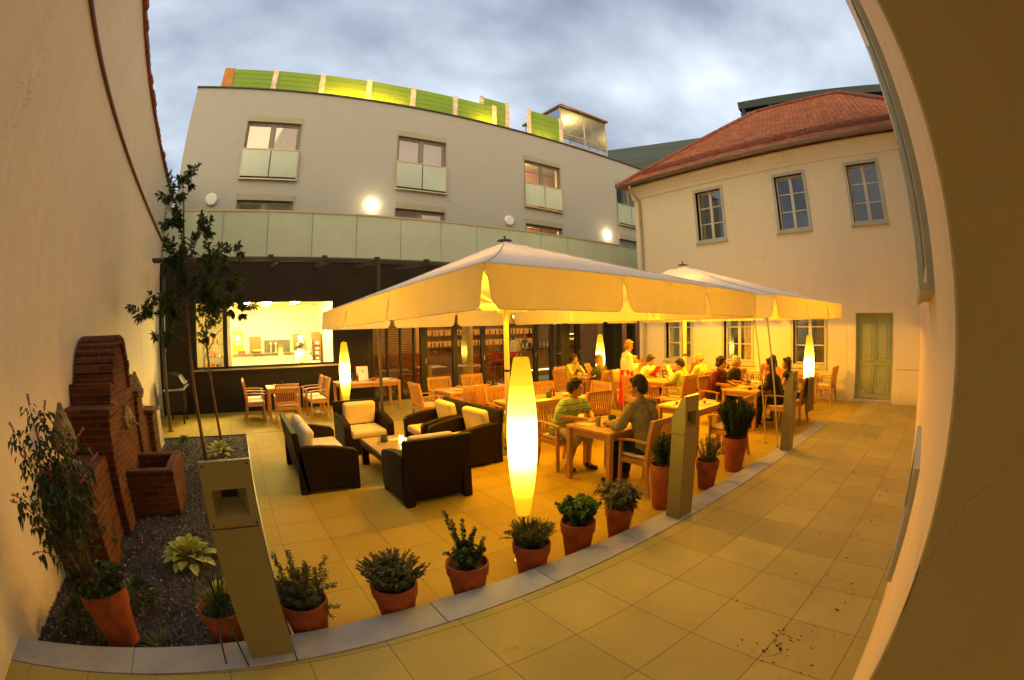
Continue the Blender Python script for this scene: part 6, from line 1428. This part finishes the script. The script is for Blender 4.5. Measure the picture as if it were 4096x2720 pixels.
for i,(x,y,l) in enumerate(((4.9,13.5,'white indoor dining table behind the left blind'),(6.3,14.0,'white indoor dining table seen through the door glass'),(7.6,13.6,'white indoor dining table left of the pillar'))):
    rt=thing('dining_table',l,'table',(x,y,0));m_=MB();m_.box(-.45,.45,-.4,.4,.72,.75);m_.build('tabletop',M['porc'],rt);m_=MB();m_.tube([(0,0,0),(0,0,.719)],.04,10);m_.lathe([(.25,0),(.25,.02)],20);m_.build('pedestal',M['black'],rt);m_=MB();m_.box(-.3,.0,-.25,-.05,.751,.765);m_.box(.05,.3,.0,.2,.751,.765);m_.build('place_mat',M['teaktop'],rt);m_=MB();m_.box(-.42,-.1,-.42,-.404,.45,.75);m_.build('napkin',M['linen'],rt)
for i,(x,y) in enumerate(((9.35,14.5),(9.9,14.55))):
    rt=thing('bar_stool','dark tall bar stool in front of the bar','stool',(x,y,0),0,'bar stools');m_=MB();m_.box(-.18,.18,-.18,.18,.72,.80);m_.box(-.18,.18,.15,.19,.80,1.1);m_.build('seat',M['redbook'],rt,bevel=.02);
    for sx in(-1,1):
        for sy in(-1,1): m_=MB();m_.bar((sx*.15,sy*.15,.72),(sx*.18,sy*.18,0),.03,.03);m_.build('leg',M['black'],rt)
for x,z,w_,h,c_,l in((11.3,2.42,.34,.34,(.75,.85,1),'small bluish glowing sign above the bar'),(14.9,2.35,.85,.5,(.55,.85,1),'bluish television screen on the rear wall'),(12.75,2.45,.25,.32,(1,.75,.1),'small yellow pendant glow above the bar')):
    m_=MB();m_.box(x-w_/2,x+w_/2,17.4,17.43,z-h/2,z+h/2);tag(m_.build('wall_screen' if w_>.4 else 'light_sign',emis('glow_%d'%int(x*10),c_,1.6)),l,'screen' if w_>.4 else 'sign')
for loc,p in(((5.6,15,2.7),36),((8.5,16.5,2.7),42),((12,16.6,2.8),60),((12.8,13.6,2.9),18),((14.8,14.5,2.7),20),((8.8,13.8,2.9),20)): lamp(loc,p*1.5,(1,.62,.22),.15,'ceiling_spot')
lamp((13.9,6.2,2.6),25,(1,.9,.55),.1,'hall_bulb')

# pendant lamps of the dining room
for i,(x,y) in enumerate(((5.0,14.6),(6.4,15.2),(7.3,16.4),(8.9,17.2),(9.6,15.6),(11.2,16.0),(12.4,16.2),(13.6,16.0),(12.2,13.8),(14.2,14.2))):
    rt=thing('pendant_lamp','small warm pendant lamp hanging inside the dining room behind the glass front','lamp',(x,y,2.45),0,'pendant lamps in the dining room')
    m_=MB();m_.lathe([(.03,.12),(.075,.06),(.085,0),(.07,-.05),(.02,-.07)],16);m_.build('lamp_shade',emis('pendant_glow_%d'%i,(1,.62,.2),3.5+(i%3)*2),rt,smooth=True);m_=MB();m_.tube([(0,0,.11),(0,0,.64)],.004,5);m_.build('cord',M['black'],rt)
m_=MB();m_.box(4.0,7.6,17.9,18.1,.1,2.9);o=m_.build('room_divider',simple('warm_panel',(.45,.22,.08),.6));tag(o,'warm brown panel wall at the back of the dining room','partition')
